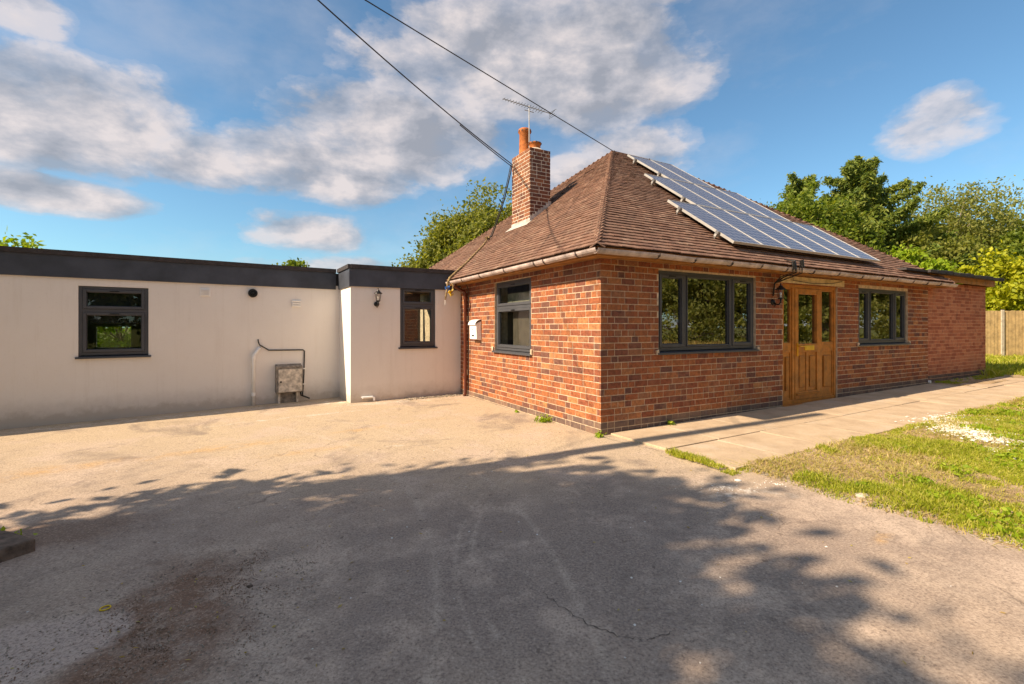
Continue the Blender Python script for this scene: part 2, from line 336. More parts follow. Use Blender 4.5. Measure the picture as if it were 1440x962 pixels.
        c = t.ramp(mid, [(.3, (.10, .12, .025)), (.7, (.17, .165, .04))]); h = t.noise(V, 5, 6, .7); st, di = .8, .05
    t.put(p.inputs['Base Color'], c)
    b = t.n('ShaderNodeBump'); b.inputs['Strength'].default_value = st; b.inputs['Distance'].default_value = di
    t.put(b.inputs['Height'], h); t.put(p.inputs['Normal'], b)
    o = t.n('ShaderNodeOutputMaterial'); t.put(o.inputs[0], p); return m
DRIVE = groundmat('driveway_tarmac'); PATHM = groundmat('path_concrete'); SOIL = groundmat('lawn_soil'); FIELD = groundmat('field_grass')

# ------------------------------------------------------------------ object helpers
def tag(o, label=None, cat=None, group=None, kind=None):
    if label: o['label'] = label
    if cat: o['category'] = cat
    if group: o['group'] = group
    if kind: o['kind'] = kind
    return o
def thing(name, M, label, cat, group=None):
    o = bpy.data.objects.new(name, None); COL.objects.link(o); o.matrix_world = M; o.empty_display_size = .2
    return tag(o, label, cat, group)
class MB:
    """collects shapes; coordinates are those of the parent thing, or are brought there by T"""
    def __init__(s, T=None): s.v = []; s.f = []; s.m = []; s.T = T
    def add(s, vs, fs, mi=0):
        b = len(s.v); s.v += [Vector(p) for p in vs]; s.f += [tuple(i+b for i in f) for f in fs]; s.m += [mi]*len(fs)
    def box(s, a, b, mi=0):
        x0, y0, z0 = a; x1, y1, z1 = b
        s.add([(x0,y0,z0),(x1,y0,z0),(x1,y1,z0),(x0,y1,z0),(x0,y0,z1),(x1,y0,z1),(x1,y1,z1),(x0,y1,z1)],
              [(0,3,2,1),(4,5,6,7),(0,1,5,4),(1,2,6,5),(2,3,7,6),(3,0,4,7)], mi)
    def obox(s, c, ax, ay, az, mi=0):      # oriented box, half-axis vectors
        c, ax, ay, az = map(Vector, (c, ax, ay, az))
        s.add([c+sx*ax+sy*ay+sz*az for sz in (-1, 1) for sx, sy in ((-1,-1),(1,-1),(1,1),(-1,1))],
              [(0,3,2,1),(4,5,6,7),(0,1,5,4),(1,2,6,5),(2,3,7,6),(3,0,4,7)], mi)
    def ring(s, x0, x1, z0, z1, w, y0, y1, mi=0, wb=None):
        wb = wb or w
        s.box((x0, y0, z0), (x0+w, y1, z1), mi); s.box((x1-w, y0, z0), (x1, y1, z1), mi)
        s.box((x0+w, y0, z0), (x1-w, y1, z0+wb), mi); s.box((x0+w, y0, z1-w), (x1-w, y1, z1), mi)
    def tube(s, pts, r, n=8, mi=0, cap=True):
        pts = [Vector(p) for p in pts]; rs = r if isinstance(r, (list, tuple)) else [r]*len(pts)
        b = len(s.v); up = Vector((0, 0, 1)); prev = None
        for i, p in enumerate(pts):
            d = (pts[min(i+1, len(pts)-1)]-pts[max(i-1, 0)]).normalized()
            if prev is None:
                a = d.cross(up) if abs(d.z) < .95 else d.cross(Vector((1, 0, 0)))
            else: a = prev - d*prev.dot(d)
            a.normalize(); prev = a; c = d.cross(a)
            for k in range(n):
                t = 2*math.pi*k/n; s.v.append(p+(a*math.cos(t)+c*math.sin(t))*rs[i])
        for i in range(len(pts)-1):
            for k in range(n):
                k2 = (k+1) % n; s.f.append((b+i*n+k, b+i*n+k2, b+(i+1)*n+k2, b+(i+1)*n+k)); s.m.append(mi)
        if cap:
            s.f.append(tuple(b+k for k in range(n))[::-1]); s.m.append(mi)
            e = b+(len(pts)-1)*n; s.f.append(tuple(e+k for k in range(n))); s.m.append(mi)
    def lathe(s, prof, c=(0, 0, 0), n=20, mi=0):        # (radius, z) pairs
        b = len(s.v); c = Vector(c)
        for r, z in prof:
            for k in range(n):
                t = 2*math.pi*k/n; s.v.append(c+Vector((r*math.cos(t), r*math.sin(t), z)))
        for i in range(len(prof)-1):
            for k in range(n):
                k2 = (k+1) % n; s.f.append((b+i*n+k, b+i*n+k2, b+(i+1)*n+k2, b+(i+1)*n+k)); s.m.append(mi)
    def build(s, name, mats, parent=None, recalc=True, smooth=False, bevel=0):
        me = bpy.data.meshes.new(name)
        vs = [s.T @ v for v in s.v] if s.T else s.v
        me.from_pydata([tuple(v) for v in vs], [], s.f)
        if not isinstance(mats, (list, tuple)): mats = [mats]
        for m in mats: me.materials.append(m)
        me.polygons.foreach_set('material_index', s.m)
        if recalc and len(s.f) < 6000:
            bm = bmesh.new(); bm.from_mesh(me); bmesh.ops.recalc_face_normals(bm, faces=bm.faces); bm.to_mesh(me); bm.free()
        if smooth: me.polygons.foreach_set('use_smooth', [True]*len(me.polygons))
        me.update()
        o = bpy.data.objects.new(name, me); COL.objects.link(o); o.parent = parent
        if bevel:
            bv = o.modifiers.new('bevel', 'BEVEL'); bv.width = bevel; bv.segments = 2; bv.limit_method = 'ANGLE'
        return o
def npmesh(name, V, Fq, mats, parent=None, mi=None):
    me = bpy.data.meshes.new(name); V = np.asarray(V, dtype=np.float32); Fq = np.asarray(Fq, dtype=np.int32); k = Fq.shape[1]
    me.vertices.add(len(V)); me.vertices.foreach_set('co', V.ravel())
    me.loops.add(Fq.size); me.loops.foreach_set('vertex_index', Fq.ravel())
    me.polygons.add(len(Fq)); me.polygons.foreach_set('loop_start', np.arange(0, Fq.size, k, dtype=np.int32))
    if not isinstance(mats, (list, tuple)): mats = [mats]
    for m in mats: me.materials.append(m)
    if mi is not None: me.polygons.foreach_set('material_index', np.asarray(mi, dtype=np.int32))
    me.polygons.foreach_set('use_smooth', np.zeros(len(Fq), dtype=bool)); me.update(calc_edges=True)
    o = bpy.data.objects.new(name, me); COL.objects.link(o); o.parent = parent; return o
def pick(ws): return random.choices(range(len(ws)), ws)[0]

class Pieces:
    """bricks or tiles: the ones that show largest become objects sharing meshes, the rest one joined part"""
    def __init__(s): s.items = []
    def add(s, verts, pos, mi, key): s.items.append((verts, Vector(pos), mi, key))
    def build(s, name, rest, mats, parent, F, n=300, label=None):
        cp = Vector((0, 0, CAMZ))
        def vis(it):
            wp = F @ it[1]
            if wp.y < .5 or abs(wp.x/wp.y) > 1.12: return 1e9
            return (wp-cp).length * it[3][-1]
        order = sorted(range(len(s.items)), key=lambda i: vis(s.items[i])); near = set(order[:n]); cache = {}
        Vs = []; Fs = []; Ms = []; b = 0
        FB = [(0,3,2,1),(4,5,6,7),(0,1,5,4),(1,2,6,5),(2,3,7,6),(3,0,4,7)]
        for i, (vs, pos, mi, key) in enumerate(s.items):
            if i in near:
                kk = (key, mi)
                if kk not in cache:
                    me = bpy.data.meshes.new(name); me.from_pydata([tuple(Vector(v)) for v in vs], [], FB); me.materials.append(mats[mi]); me.update(); cache[kk] = me
                o = bpy.data.objects.new(name, cache[kk]); o.parent = parent; o.location = pos; COL.objects.link(o)
            else:
                Vs += [(v[0]+pos[0], v[1]+pos[1], v[2]+pos[2]) for v in vs]; Fs += [tuple(k+b for k in f) for f in FB]; Ms += [mi]*6; b += 8
        if Vs:
            o = npmesh(rest, Vs, Fs, mats, parent, Ms); o['kind'] = 'stuff'

def wallcells(mb, a0, a1, z0, z1, holes, y0, y1, mi=0):
    """solid wall between y0 and y1 with rectangular openings (a0,a1,z0,z1)"""
    xs = sorted({a0, a1, *[h[0] for h in holes], *[h[1] for h in holes]}); zs = sorted({z0, z1, *[h[2] for h in holes], *[h[3] for h in holes]})
    def solid(i, j):
        if not (0 <= i < len(xs)-1 and 0 <= j < len(zs)-1): return False
        cx, cz = (xs[i]+xs[i+1])/2, (zs[j]+zs[j+1])/2
        return not any(h[0] < cx < h[1] and h[2] < cz < h[3] for h in holes)
    for i in range(len(xs)-1):
        for j in range(len(zs)-1):
            if not solid(i, j): continue
            x0, x1, c0, c1 = xs[i], xs[i+1], zs[j], zs[j+1]
            mb.add([(x0,y0,c0),(x1,y0,c0),(x1,y0,c1),(x0,y0,c1)], [(0,1,2,3)], mi)
            mb.add([(x0,y1,c0),(x1,y1,c0),(x1,y1,c1),(x0,y1,c1)], [(3,2,1,0)], mi)
            if not solid(i-1, j): mb.add([(x0,y0,c0),(x0,y1,c0),(x0,y1,c1),(x0,y0,c1)], [(0,1,2,3)], mi)
            if not solid(i+1, j): mb.add([(x1,y0,c0),(x1,y1,c0),(x1,y1,c1),(x1,y0,c1)], [(3,2,1,0)], mi)
            if not solid(i, j-1): mb.add([(x0,y0,c0),(x1,y0,c0),(x1,y1,c0),(x0,y1,c0)], [(0,1,2,3)], mi)
            if not solid(i, j+1): mb.add([(x0,y0,c1),(x1,y0,c1),(x1,y1,c1),(x0,y1,c1)], [(3,2,1,0)], mi)

C = .083
def brick_wall(P, a0, a1, z_from, z_to, holes, place, tones, header=.35, course=C, blen=.2286, joint=.0105, plinth=None, btones=None, proud=.0035, keyp=''):
    """place(a_left, z, length, height, proud) -> (8 verts about the brick's corner, position)"""
    k = int(math.floor(z_from/course)); 
    while k*course < z_to-.02:
        z0 = k*course; z1 = min(z0+course-joint, z_to); a = a0 - random.choice((0, .114, .057, .17))
        while a < a1:
            L = blen if random.random() > header else blen/2
            s0, s1 = max(a, a0), min(a+L-joint, a1)
            segs = [(s0, s1)] if s1-s0 > .02 else []
            for h in holes:
                if z1 > h[2]+.012 and z0 < h[3]-.012:
                    ns = []
                    for p, q in segs:
                        if q <= h[0] or p >= h[1]: ns.append((p, q)); continue
                        if h[0]-p > .025: ns.append((p, h[0]-.004))
                        if q-h[1] > .025: ns.append((h[1]+.004, q))
                    segs = ns
            for p, q in segs:
                full = abs((q-p)-(blen-joint)) < 1e-4; half = abs((q-p)-(blen/2-joint)) < 1e-4
                bl = btones and plinth is not None and z0 < plinth(p)
                mi = (len(tones) + pick([3, 3, 2])) if bl else pick(tones)
                pr = proud*random.choice((.6, .8, 1, 1.2, 1.5))
                vs, pos = place(p, z0, q-p, z1-z0, pr)
                key = (keyp, round(q-p, 3), round(z1-z0, 4), round(pr, 4), 1.0 if full else (1.35 if half else 1.8))
                P.add(vs, pos, mi, key)
            a += L
        k += 1
def bx(l, d, h): return [(0,0,0),(l,0,0),(l,d,0),(0,d,0),(0,0,h),(l,0,h),(l,d,h),(0,d,h)]

# ------------------------------------------------------------------ ground
def sheet(name, x0, x1, y0, y1, nx, ny, zf, m, keep=None):
    xs = np.linspace(x0, x1, nx); ys = np.linspace(y0, y1, ny); V = []
    for y in ys:
        for x in xs: V.append((x, y, zf(x, y)))
    F = [(j*nx+i, j*nx+i+1, (j+1)*nx+i+1, (j+1)*nx+i) for j in range(ny-1) for i in range(nx-1)
         if keep is None or keep((xs[i]+xs[i+1])/2, (ys[j]+ys[j+1])/2)]
    return npmesh(name, V, F, m)
def n3(x, y, s, o=0): return mnoise.fractal(Vector((x*s, y*s, o)), 1.0, 2.0, 4)
Hi = F_H.inverted()
def toH(x, y): p = Hi @ Vector((x, y, 0)); return p.x, p.y
xs_ = [-900, -300, -100, -40, -20, -14, -8, 0, 8, 14, 20, 40, 100, 300, 900]
V = [(x, y, gz(x, y)-.05) for y in xs_ for x in xs_]; n_ = len(xs_)
g = npmesh('ground', V, [(j*n_+i, j*n_+i+1, (j+1)*n_+i+1, (j+1)*n_+i) for j in range(n_-1) for i in range(n_-1)], FIELD)
tag(g, 'grassy ground reaching out beyond the house and fence', kind='structure')
def drive_z(x, y):
    z = gz(x, y) + .006*n3(x, y, .9) + .0022*n3(x, y, 6)
    d = math.hypot((x+1.5)/.5, (y-2.2)/.8)
    if d < 1.5: z -= .012*max(0, 1-d/1.5)*(1+n3(x, y, 5))
    return z
def lawn_edge(v): return .16 + .10*mnoise.noise(Vector((v*1.7, 3, 1))) + .04*mnoise.noise(Vector((v*7, 1, 1)))
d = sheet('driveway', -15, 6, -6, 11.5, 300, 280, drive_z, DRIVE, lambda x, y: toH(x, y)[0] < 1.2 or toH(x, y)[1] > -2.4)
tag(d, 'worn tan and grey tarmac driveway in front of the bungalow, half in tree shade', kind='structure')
def lawn_z(x, y):
    u, v = toH(x, y); f = min(1, max(0, (u-lawn_edge(v)+.05)/.35)) if v < -1.7 else 1
    return gz(x, y)-.012+f*(.026+.02*(n3(x, y, 1.2)+.3))+.010*n3(x, y, 6)
def lawn_keep(x, y):
    u, v = toH(x, y); return v < -1.72 and u > lawn_edge(v)-.12 or (v < 7 and u > 9.1 and (v < -1.5 or u > 12.35 or -.75 < v < 0.02))
l = sheet('lawn_soil', 1, 23, -7, 18, 420, 420, lawn_z, SOIL, lawn_keep)
tag(l, 'dry earth of the front lawn beside the drive', kind='structure')

# ------------------------------------------------------------------ the bungalow
HL, HD = 9.03, 8.6
house = thing('bungalow', F_H, 'orange red brick bungalow with hipped clay tile roof, grey windows and golden oak door', 'house')
H_front = [(.99, 3.08, 1.005, 2.135), (3.78, 5.42, .05, 2.085), (6.15, 8.10, 1.02, 2.10)]
H_left = [(1.685, 2.95, .93, 2.15)]
mb = MB(); wallcells(mb, 0, HL, -.35, 2.26, H_front, 0, .26); mb.build('wall', MORTAR, house, recalc=False)
TL = Matrix(((0, 1, 0, 0), (1, 0, 0, 0), (0, 0, 1, 0), (0, 0, 0, 1)))          # (v, u, z) -> (u, v, z)
mb = MB(TL); wallcells(mb, .26, HD, -.35, 2.26, H_left, 0, .26); mb.build('wall', MORTAR, house, recalc=False)
mb = MB(); mb.box((.26, HD-.26, -.3), (HL, HD, 2.26)); mb.box((HL-.26, .262, -.3), (HL, HD-.262, 2.26)); mb.build('wall', MORTAR, house)
mb = MB(); mb.box((.262, .262, -.2), (HL-.262, HD-.262, .10)); mb.build('floor', DARK, house)
mb = MB(); mb.box((.262, .262, 2.262), (HL-.262, HD-.262, 2.28)); mb.build('ceiling', DARK, house)
mb = MB(); mb.box((3.3, .262, .102), (3.4, HD-.3, 2.26)); mb.box((5.8, .262, .102), (5.9, HD-.3, 2.26)); mb.box((.262, 3.6, .102), (3.298, 3.7, 2.26)); mb.box((5.902, 3.4, .102), (HL-.262, 3.5, 2.26)); mb.build('partition', DARK, house)

BP = Pieces()
def pl_front(a, z, L, h, pr): return bx(L, .02+pr, h), (a, -pr, z)
def pl_left(a, z, L, h, pr): return [(0,0,0),(0,L,0),(.02+pr,L,0),(.02+pr,0,0),(0,0,h),(0,L,h),(.02+pr,L,h),(.02+pr,0,h)], (-pr, a, z)
def plf(a): return .15 if a < 3.5 else .20
brick_wall(BP, -.004, HL, -.2, 2.22, H_front, pl_front, BRW, .42, plinth=plf, btones=True, keyp='f')
brick_wall(BP, .024, 4.75, -.2, 2.22, H_left, pl_left, BRW, .45, plinth=lambda a: .05 if a > .7 else .12, btones=True, keyp='l')
BP.build('brick', 'brickwork', BRICKM+BLUEM, house, F_H, 190)

def T_plane(side, depth=0.0, base=None):
    """(a, out, z) -> house coordinates"""
    if side == 'front': M = Matrix(((1,0,0,0),(0,-1,0,0),(0,0,1,0),(0,0,0,1)))
    elif side == 'left': M = Matrix(((0,-1,0,0),(1,0,0,0),(0,0,1,0),(0,0,0,1)))
    return M if base is None else base @ M
def casement(parent, T, x0, x1, z0, z1, bars, trans=None, out=-.035, glass=None, fm=None, sill=True, vents=(), label=None, sill_m=None, sashes=None, handle=True):
    """window (outer frame and mullions) > sash, pane, sill, vent"""
    fm = fm or GREY; glass = glass or GLASS
    mb = MB(T); w0 = .045; y0, y1 = out-.06, out
    mb.ring(x0+.003, x1-.003, z0+.03, z1-.003, w0, y0, y1)
    for b in bars: mb.box((b-.026, y0, z0+.03+w0), (b+.026, y1, z1-.003-w0))
    if trans:
        ed = [x0+w0+.003]+[q for b in bars for q in (b-.026, b+.026)]+[x1-w0-.003]
        for i in range(0, len(ed), 2): mb.box((ed[i], y0, trans-.026), (ed[i+1], y1, trans+.026))
    wn = mb.build('window', fm, parent, bevel=.003)
    if label: wn['label'] = label
    ed = [x0+w0+.003]+[q for b in bars for q in (b-.026, b+.026)]+[x1-w0-.003]
    zed = [z0+.03+w0]+([trans-.026, trans+.026] if trans else [])+[z1-w0-.003]
    for i in range(0, len(ed), 2):
        for j in range(0, len(zed), 2):
            a, b, c, e = ed[i], ed[i+1], zed[j], zed[j+1]; sw = .042
            if sashes is not None and (i//2) not in sashes: sw = .018
            m2 = MB(T); m2.ring(a+.002, b-.002, c+.002, e-.002, sw, y0+.005, y1+.012)
            m2.ring(a+.002+sw, b-.002-sw, c+.002+sw, e-.002-sw, .008, y0+.015, y1-.012, 0)
            m2.build('sash', fm, wn, bevel=.004)
            m3 = MB(T); m3.box((a+.012+sw, y0+.03, c+.012+sw), (b-.012-sw, y0+.034, e-.012-sw)); m3.build('pane', glass, wn)
            if handle and sw > .03:
                m4 = MB(T); zc = c+.02 if j == 2 or (trans is None) else e-.035
                m4.box(((a+b)/2-.06, y1+.012, e-.033), ((a+b)/2+.06, y1+.022, e-.018)); m4.build('trickle_vent', BLACKM, wn)
    if sill:
        m5 = MB(T); m5.add([(x0-.035, -.10, z0-.002), (x1+.035, -.10, z0-.002), (x1+.035, .045, z0-.022), (x0-.035, .045, z0-.022),
                            (x0-.035, -.10, z0+.03), (x1+.035, -.10, z0+.03), (x1+.035, .045, z0+.004), (x0-.035, .045, z0+.004)],
                           [(0,3,2,1),(4,5,6,7),(0,1,5,4),(1,2,6,5),(2,3,7,6),(3,0,4,7)])
        m5.build('sill', sill_m or fm, wn, bevel=.003)
    return wn
TF = T_plane('front'); TLf = T_plane('left')
casement(house, TF, .99, 3.08, 1.005, 2.135, [1.54, 2.53], glass=GLASSF, sashes=(0, 2))
casement(house, TF, 6.15, 8.10, 1.02, 2.10, [6.62, 7.60], glass=GLASSF, sashes=(0, 2))
# left wall window: T maps a -> v
wl = casement(house, TLf, 1.685, 2.95, .93, 2.15, [], trans=1.70)
mb = MB(TLf); mb.box((1.72, -.19, .99), (2.60, -.185, 1.66)); mb.build('roller_blind', BLIND, house)
mb = MB(TLf); mb.box((1.74, -.19, 1.78), (2.8, -.185, 1.95)); mb.build('roller_blind', CURT, house)
for a_, b_ in ((.9, .99), (3.08, 3.13), (6.10, 6.15), (8.10, 8.15)):          # mortar dabs at the sill ends
    pass
mb = MB()
for uu, zz in ((.955, 1.02), (3.115, 1.02), (6.115, 1.03), (8.14, 1.03)):
    mb.obox((uu, -.012, zz), (.022, 0, .006), (0, .016, 0), (-.006, 0, .03))
mb.obox((-.012, 3.0, .97), (.016, 0, 0), (0, .022, .004), (0, -.004, .04)); mb.obox((-.012, 1.65, .97), (.016, 0, 0), (0, .02, .004), (0, -.004, .04))
mb.build('mortar_dab', MORTAR, house)
for h_ in (H_front[0], H_front[2]):          # shallow blind heads inside
    mb = MB(TF); mb.box((h_[0]+.06, -.2, h_[3]-.14), (h_[1]-.06, -.195, h_[3]-.05)); mb.build('roller_blind', BLINDG, house)

# door set
T = TF
mb = MB(T); D0, D1, DZ0, DZ1 = 3.785, 5.415, .075, 2.08
mb.ring(D0, D1, DZ0, DZ1, .06, -.10, -.02, 0)
for a, b in ((4.085, 4.15), (4.90, 4.965)): mb.box((a, -.10, DZ0+.06), (b, -.02, DZ1-.06))
door = mb.build('door', OAK, house, bevel=.005)
def sidelight(a, b):
    m = MB(T); m.box((a, -.09, .97), (b, -.035, 1.07)); m.box((a, -.075, DZ0+.06), (b, -.05, .97)); m.ring(a, b, DZ0+.06, .97, .035, -.05, -.036)
    m.ring(a, b, 1.07, DZ1-.06, .03, -.09, -.037); m.build('side_panel', OAK, door, bevel=.004)
    m = MB(T); m.box((a+.075, -.0501, .30), (b-.075, -.024, .86)); m.build('raised_panel', OAKD, door, bevel=.012)
    m = MB(T); m.box((a+.03, -.068, 1.10), (b-.03, -.064, DZ1-.09)); m.build('pane', GLASSF, door)
sidelight(3.845, 4.085); sidelight(4.965, 5.355)
a, b = 4.155, 4.895
m = MB(T); m.ring(a, b, DZ0+.065, DZ1-.065, .095, -.085, -.012, 0, .13); m.box((a+.095, -.085, .93), (b-.095, -.012, 1.075)); m.box((a+.095, -.07, .27), (b-.095, -.035, .93))
m.box((4.49, -.035, .27), (4.56, -.022, .93)); leaf = m.build('door_leaf', OAK, door, bevel=.005)
for p, q in ((4.285, 4.455), (4.595, 4.765)):
    m = MB(T); m.box((p, -.036, .33), (q, -.016, .87)); m.build('raised_panel', OAKD, door, bevel=.014)
m = MB(T); m.box((a+.095, -.06, 1.075), (b-.095, -.056, DZ1-.16)); m.build('pane', GLASSF, door)
m = MB(T); m.box((4.42, -.0125, .965), (4.70, -.002, 1.045)); m.box((4.445, -.0025, .985), (4.675, .003, 1.025)); m.build('letter_plate', GOLDP, door, bevel=.003)
m = MB(T); m.box((4.19, -.0125, .87), (4.225, .0, 1.09)); m.tube([(4.207, 0, 1.04), (4.207, .045, 1.04), (4.23, .05, 1.04), (4.32, .05, 1.035)], .009, 8); m.build('handle', BRASS, door, smooth=False)
m = MB(T); m.box((4.18, -.012, .21), (4.87, .012, .245)); m.build('weather_bar', OAKD, door, bevel=.004)
m = MB(T); m.box((3.72, -.09, .02), (5.60, .075, .078)); m.build('threshold', OAKD, house, bevel=.008)
# pale board and flashing over the door
m = MB(T); m.add([(3.70, .006, 2.095), (5.60, .006, 2.095), (5.60, .03, 2.085), (3.70, .03, 2.085), (3.70, .006, 2.20), (5.60, .006, 2.20), (5.60, .03, 2.20), (3.70, .03, 2.20)], [(0,3,2,1),(4,5,6,7),(0,1,5,4),(1,2,6,5),(2,3,7,6),(3,0,4,7)])
m.build('lintel_board', PALEW, house, bevel=.003)

# fascia, soffit, gutters
m = MB(); m.box((-.26, -.26, 2.205), (HL+.26, -.235, 2.32)); m.box((-.26, -.235, 2.205), (-.235, HD+.26, 2.32)); m.box((HL+.235, -.235, 2.205), (HL+.26, HD+.26, 2.32)); m.box((-.235, HD+.235, 2.205), (HL+.235, HD+.26, 2.32))
m.build('fascia_board', FAW, house, bevel=.003)
m = MB(); m.box((-.234, -.234, 2.222), (HL+.234, -.012, 2.232)); m.box((-.234, -.011, 2.222), (-.012, HD, 2.232)); m.box((HL+.002, -.01, 2.222), (HL+.234, HD, 2.232)); m.build('soffit', FAW, house)
def gutter(pts, name='gutter'):
    mb = MB(); n = 9; pts = [Vector(p) for p in pts]; d = (pts[-1]-pts[0]).normalized(); side = Vector((d.y, -d.x, 0)); b = len(mb.v)
    prof = [(.056*math.cos(math.pi*(1+k/(n-1))), .056*math.sin(math.pi*(1+k/(n-1)))*1.05) for k in range(n)]
    prof = prof + [(.052*math.cos(math.pi*(2-k/(n-1))), .052*math.sin(math.pi*(2-k/(n-1)))*1.05) for k in range(n)]
    for p in pts:
        for x, z in prof: mb.v.append(p+side*x+Vector((0, 0, z)))
    k = len(prof)
    for i in range(len(pts)-1):
        for j in range(k):
            j2 = (j+1) % k; mb.f.append((i*k+j, i*k+j2, (i+1)*k+j2, (i+1)*k+j)); mb.m.append(0)
    mb.f.append(tuple(range(k))); mb.m.append(0); mb.f.append(tuple((len(pts)-1)*k+j for j in range(k))[::-1]); mb.m.append(0)
    return mb.build(name, GUT, house, smooth=False)
def gbracket(p, d):
    p = Vector(p); d = Vector(d); side = Vector((d.y, -d.x, 0)); mb = MB()
    mb.tube([p+side*.061*math.cos(math.pi*(1+k/8))+Vector((0, 0, .064*math.sin(math.pi*(1+k/8)))) for k in range(9)], .008, 5)
    mb.obox(p+Vector((0, 0, -.03))-side*(-.0), d*.02, side*.05, Vector((0, 0, .012)))
    mb.build('gutter_bracket', GUTB, house)
us = [-.35, .62, 1.28, 2.02, 2.68, 3.30, 4.02, 4.75, 5.5, 6.2, 6.75, 7.4, 8.0, 8.6, 9.42]
for i in range(len(us)-1):
    z0 = 2.275+.006*math.sin(us[i]*3); z1 = 2.275+.006*math.sin(us[i+1]*3+1)
    gutter([(us[i], -.325, z0), (us[i+1]-.004, -.325, z1)])
    if i: gbracket((us[i], -.325, (z0)), (1, 0, 0))
vs_ = [-.36, .02, .75, 1.0, 1.9, 2.8, 3.6, 4.42]
for i in range(len(vs_)-1):
    gutter([(-.325, vs_[i+1]-.004, 2.272), (-.325, vs_[i], 2.275)])
    if i: gbracket((-.325, vs_[i], 2.275), (0, -1, 0))
# downpipe near the rendered extension
m = MB(); m.tube([(-.30, 4.12, 2.23), (-.30, 4.12, 2.17), (-.22, 4.14, 2.12), (-.09, 4.16, 2.08), (-.055, 4.16, 2.03), (-.055, 4.16, .02), (-.075, 4.15, -.03)], .034, 12); m.build('downpipe', BROWNP, house, smooth=True)
for z in (1.95, 1.2, .35):
    m = MB(); m.tube([(-.055, 4.16, z-.03), (-.055, 4.16, z+.03)], .042, 12); m.build('pipe_clip', BROWNP, house)
m = MB(); m.tube([(-.035, 4.03, .1), (-.035, 4.03, 2.1), (-.1, 4.02, 2.2)], .008, 6); m.build('wall_cable', CABLE, house)
m = MB(); m.tube([(9.0, -.06, .18), (9.0, -.02, .18)], .03, 10); m.build('overflow_stub', WHITEP, house)

# roof: deck, tiles, hips
EZ = 2.315; RZ = 5.63; A1 = (3.9, 4.3); A2 = (5.13, 4.3); E = .3
c4 = [(-E, -E, EZ), (HL+E, -E, EZ), (HL+E, HD+E, EZ), (-E, HD+E, EZ)]; r1 = (*A1, RZ); r2 = (*A2, RZ)
m = MB(); m.add(c4+[r1, r2], [(0, 1, 5, 4), (1, 2, 5), (2, 3, 4, 5), (3, 0, 4), (0, 3, 2, 1)]); roof = m.build('roof', DECK, house)
TP = Pieces()
def slope(p0, adir, updir, length, xl, xr, front):
    """tiles on one roof slope; xl, xr: hip positions as functions of the distance up the slope"""
    p0 = Vector(p0); a = Vector(adir).normalized(); s = Vector(updir).normalized(); n = a.cross(s); n = n if n.z > 0 else -n
    gauge = .1; k = 0
    while k*gauge < length-.03:
        s0 = k*gauge-.035; L, Rr = xl(max(0, s0+.03)), xr(max(0, s0+.03)); w0 = .166; off = (k % 2)*w0/2
        i = math.floor((L-off)/w0)
        while off+i*w0 < Rr:
            x0 = off+i*w0+.0012+random.uniform(-.001, .001); x1 = off+(i+1)*w0-.0012; x0c, x1c = max(x0, L), min(x1, Rr)
            if x1c-x0c > .02:
                wd_ = round(x1c-x0c, 2) if (x1c-x0c) < .15 else .1636
                var = random.choice((0, 0, 1, 2, 3)); h0 = .034+(.0, .002, .005, -.002)[var]; dz = (.0, .001, -.001, .002)[var]
                vs = []
                for (hh, ss) in ((0, 0), (1, 0)):
                    pass
                lo0, lo1 = h0-.013, h0; up0, up1 = .004, .015
                pts = [(0, 0, lo0), (wd_, 0, lo0+dz), (wd_, .145, up0), (0, .145, up0), (0, 0, lo1), (wd_, 0, lo1+dz), (wd_, .145, up1), (0, .145, up1)]
                vs = [tuple(a*q[0]+s*q[1]+n*q[2]) for q in pts]
                pos = p0+a*x0c+s*s0
                TP.add(vs, pos, pick([5, 5, 3, 3, 1.2, 3]), (front, wd_, var, 1.0 if front in 'fl' else 3.0))
            i += 1
        k += 1
fl = math.hypot(4.6, RZ-EZ); ll = math.hypot(4.2, RZ-EZ)
slope((-E, -E, EZ), (1, 0, 0), (0, 4.6, RZ-EZ), fl, lambda t: 4.2*t/fl, lambda t: 9.63-4.2*t/fl, 'f')
slope((-E, -E, EZ), (0, 1, 0), (4.2, 0, RZ-EZ), ll, lambda t: 4.6*t/ll, lambda t: 9.2-4.6*t/ll, 'l')
slope((HL+E, -E, EZ), (0, 1, 0), (-4.2, 0, RZ-EZ), ll, lambda t: 4.6*t/ll, lambda t: 9.2-4.6*t/ll, 'r')
slope((-E, HD+E, EZ), (1, 0, 0), (0, -4.6, RZ-EZ), fl, lambda t: 4.2*t/fl, lambda t: 9.63-4.2*t/fl, 'b')
TP.build('tile', 'roof_tiling', TILEM, roof, F_H, 290)
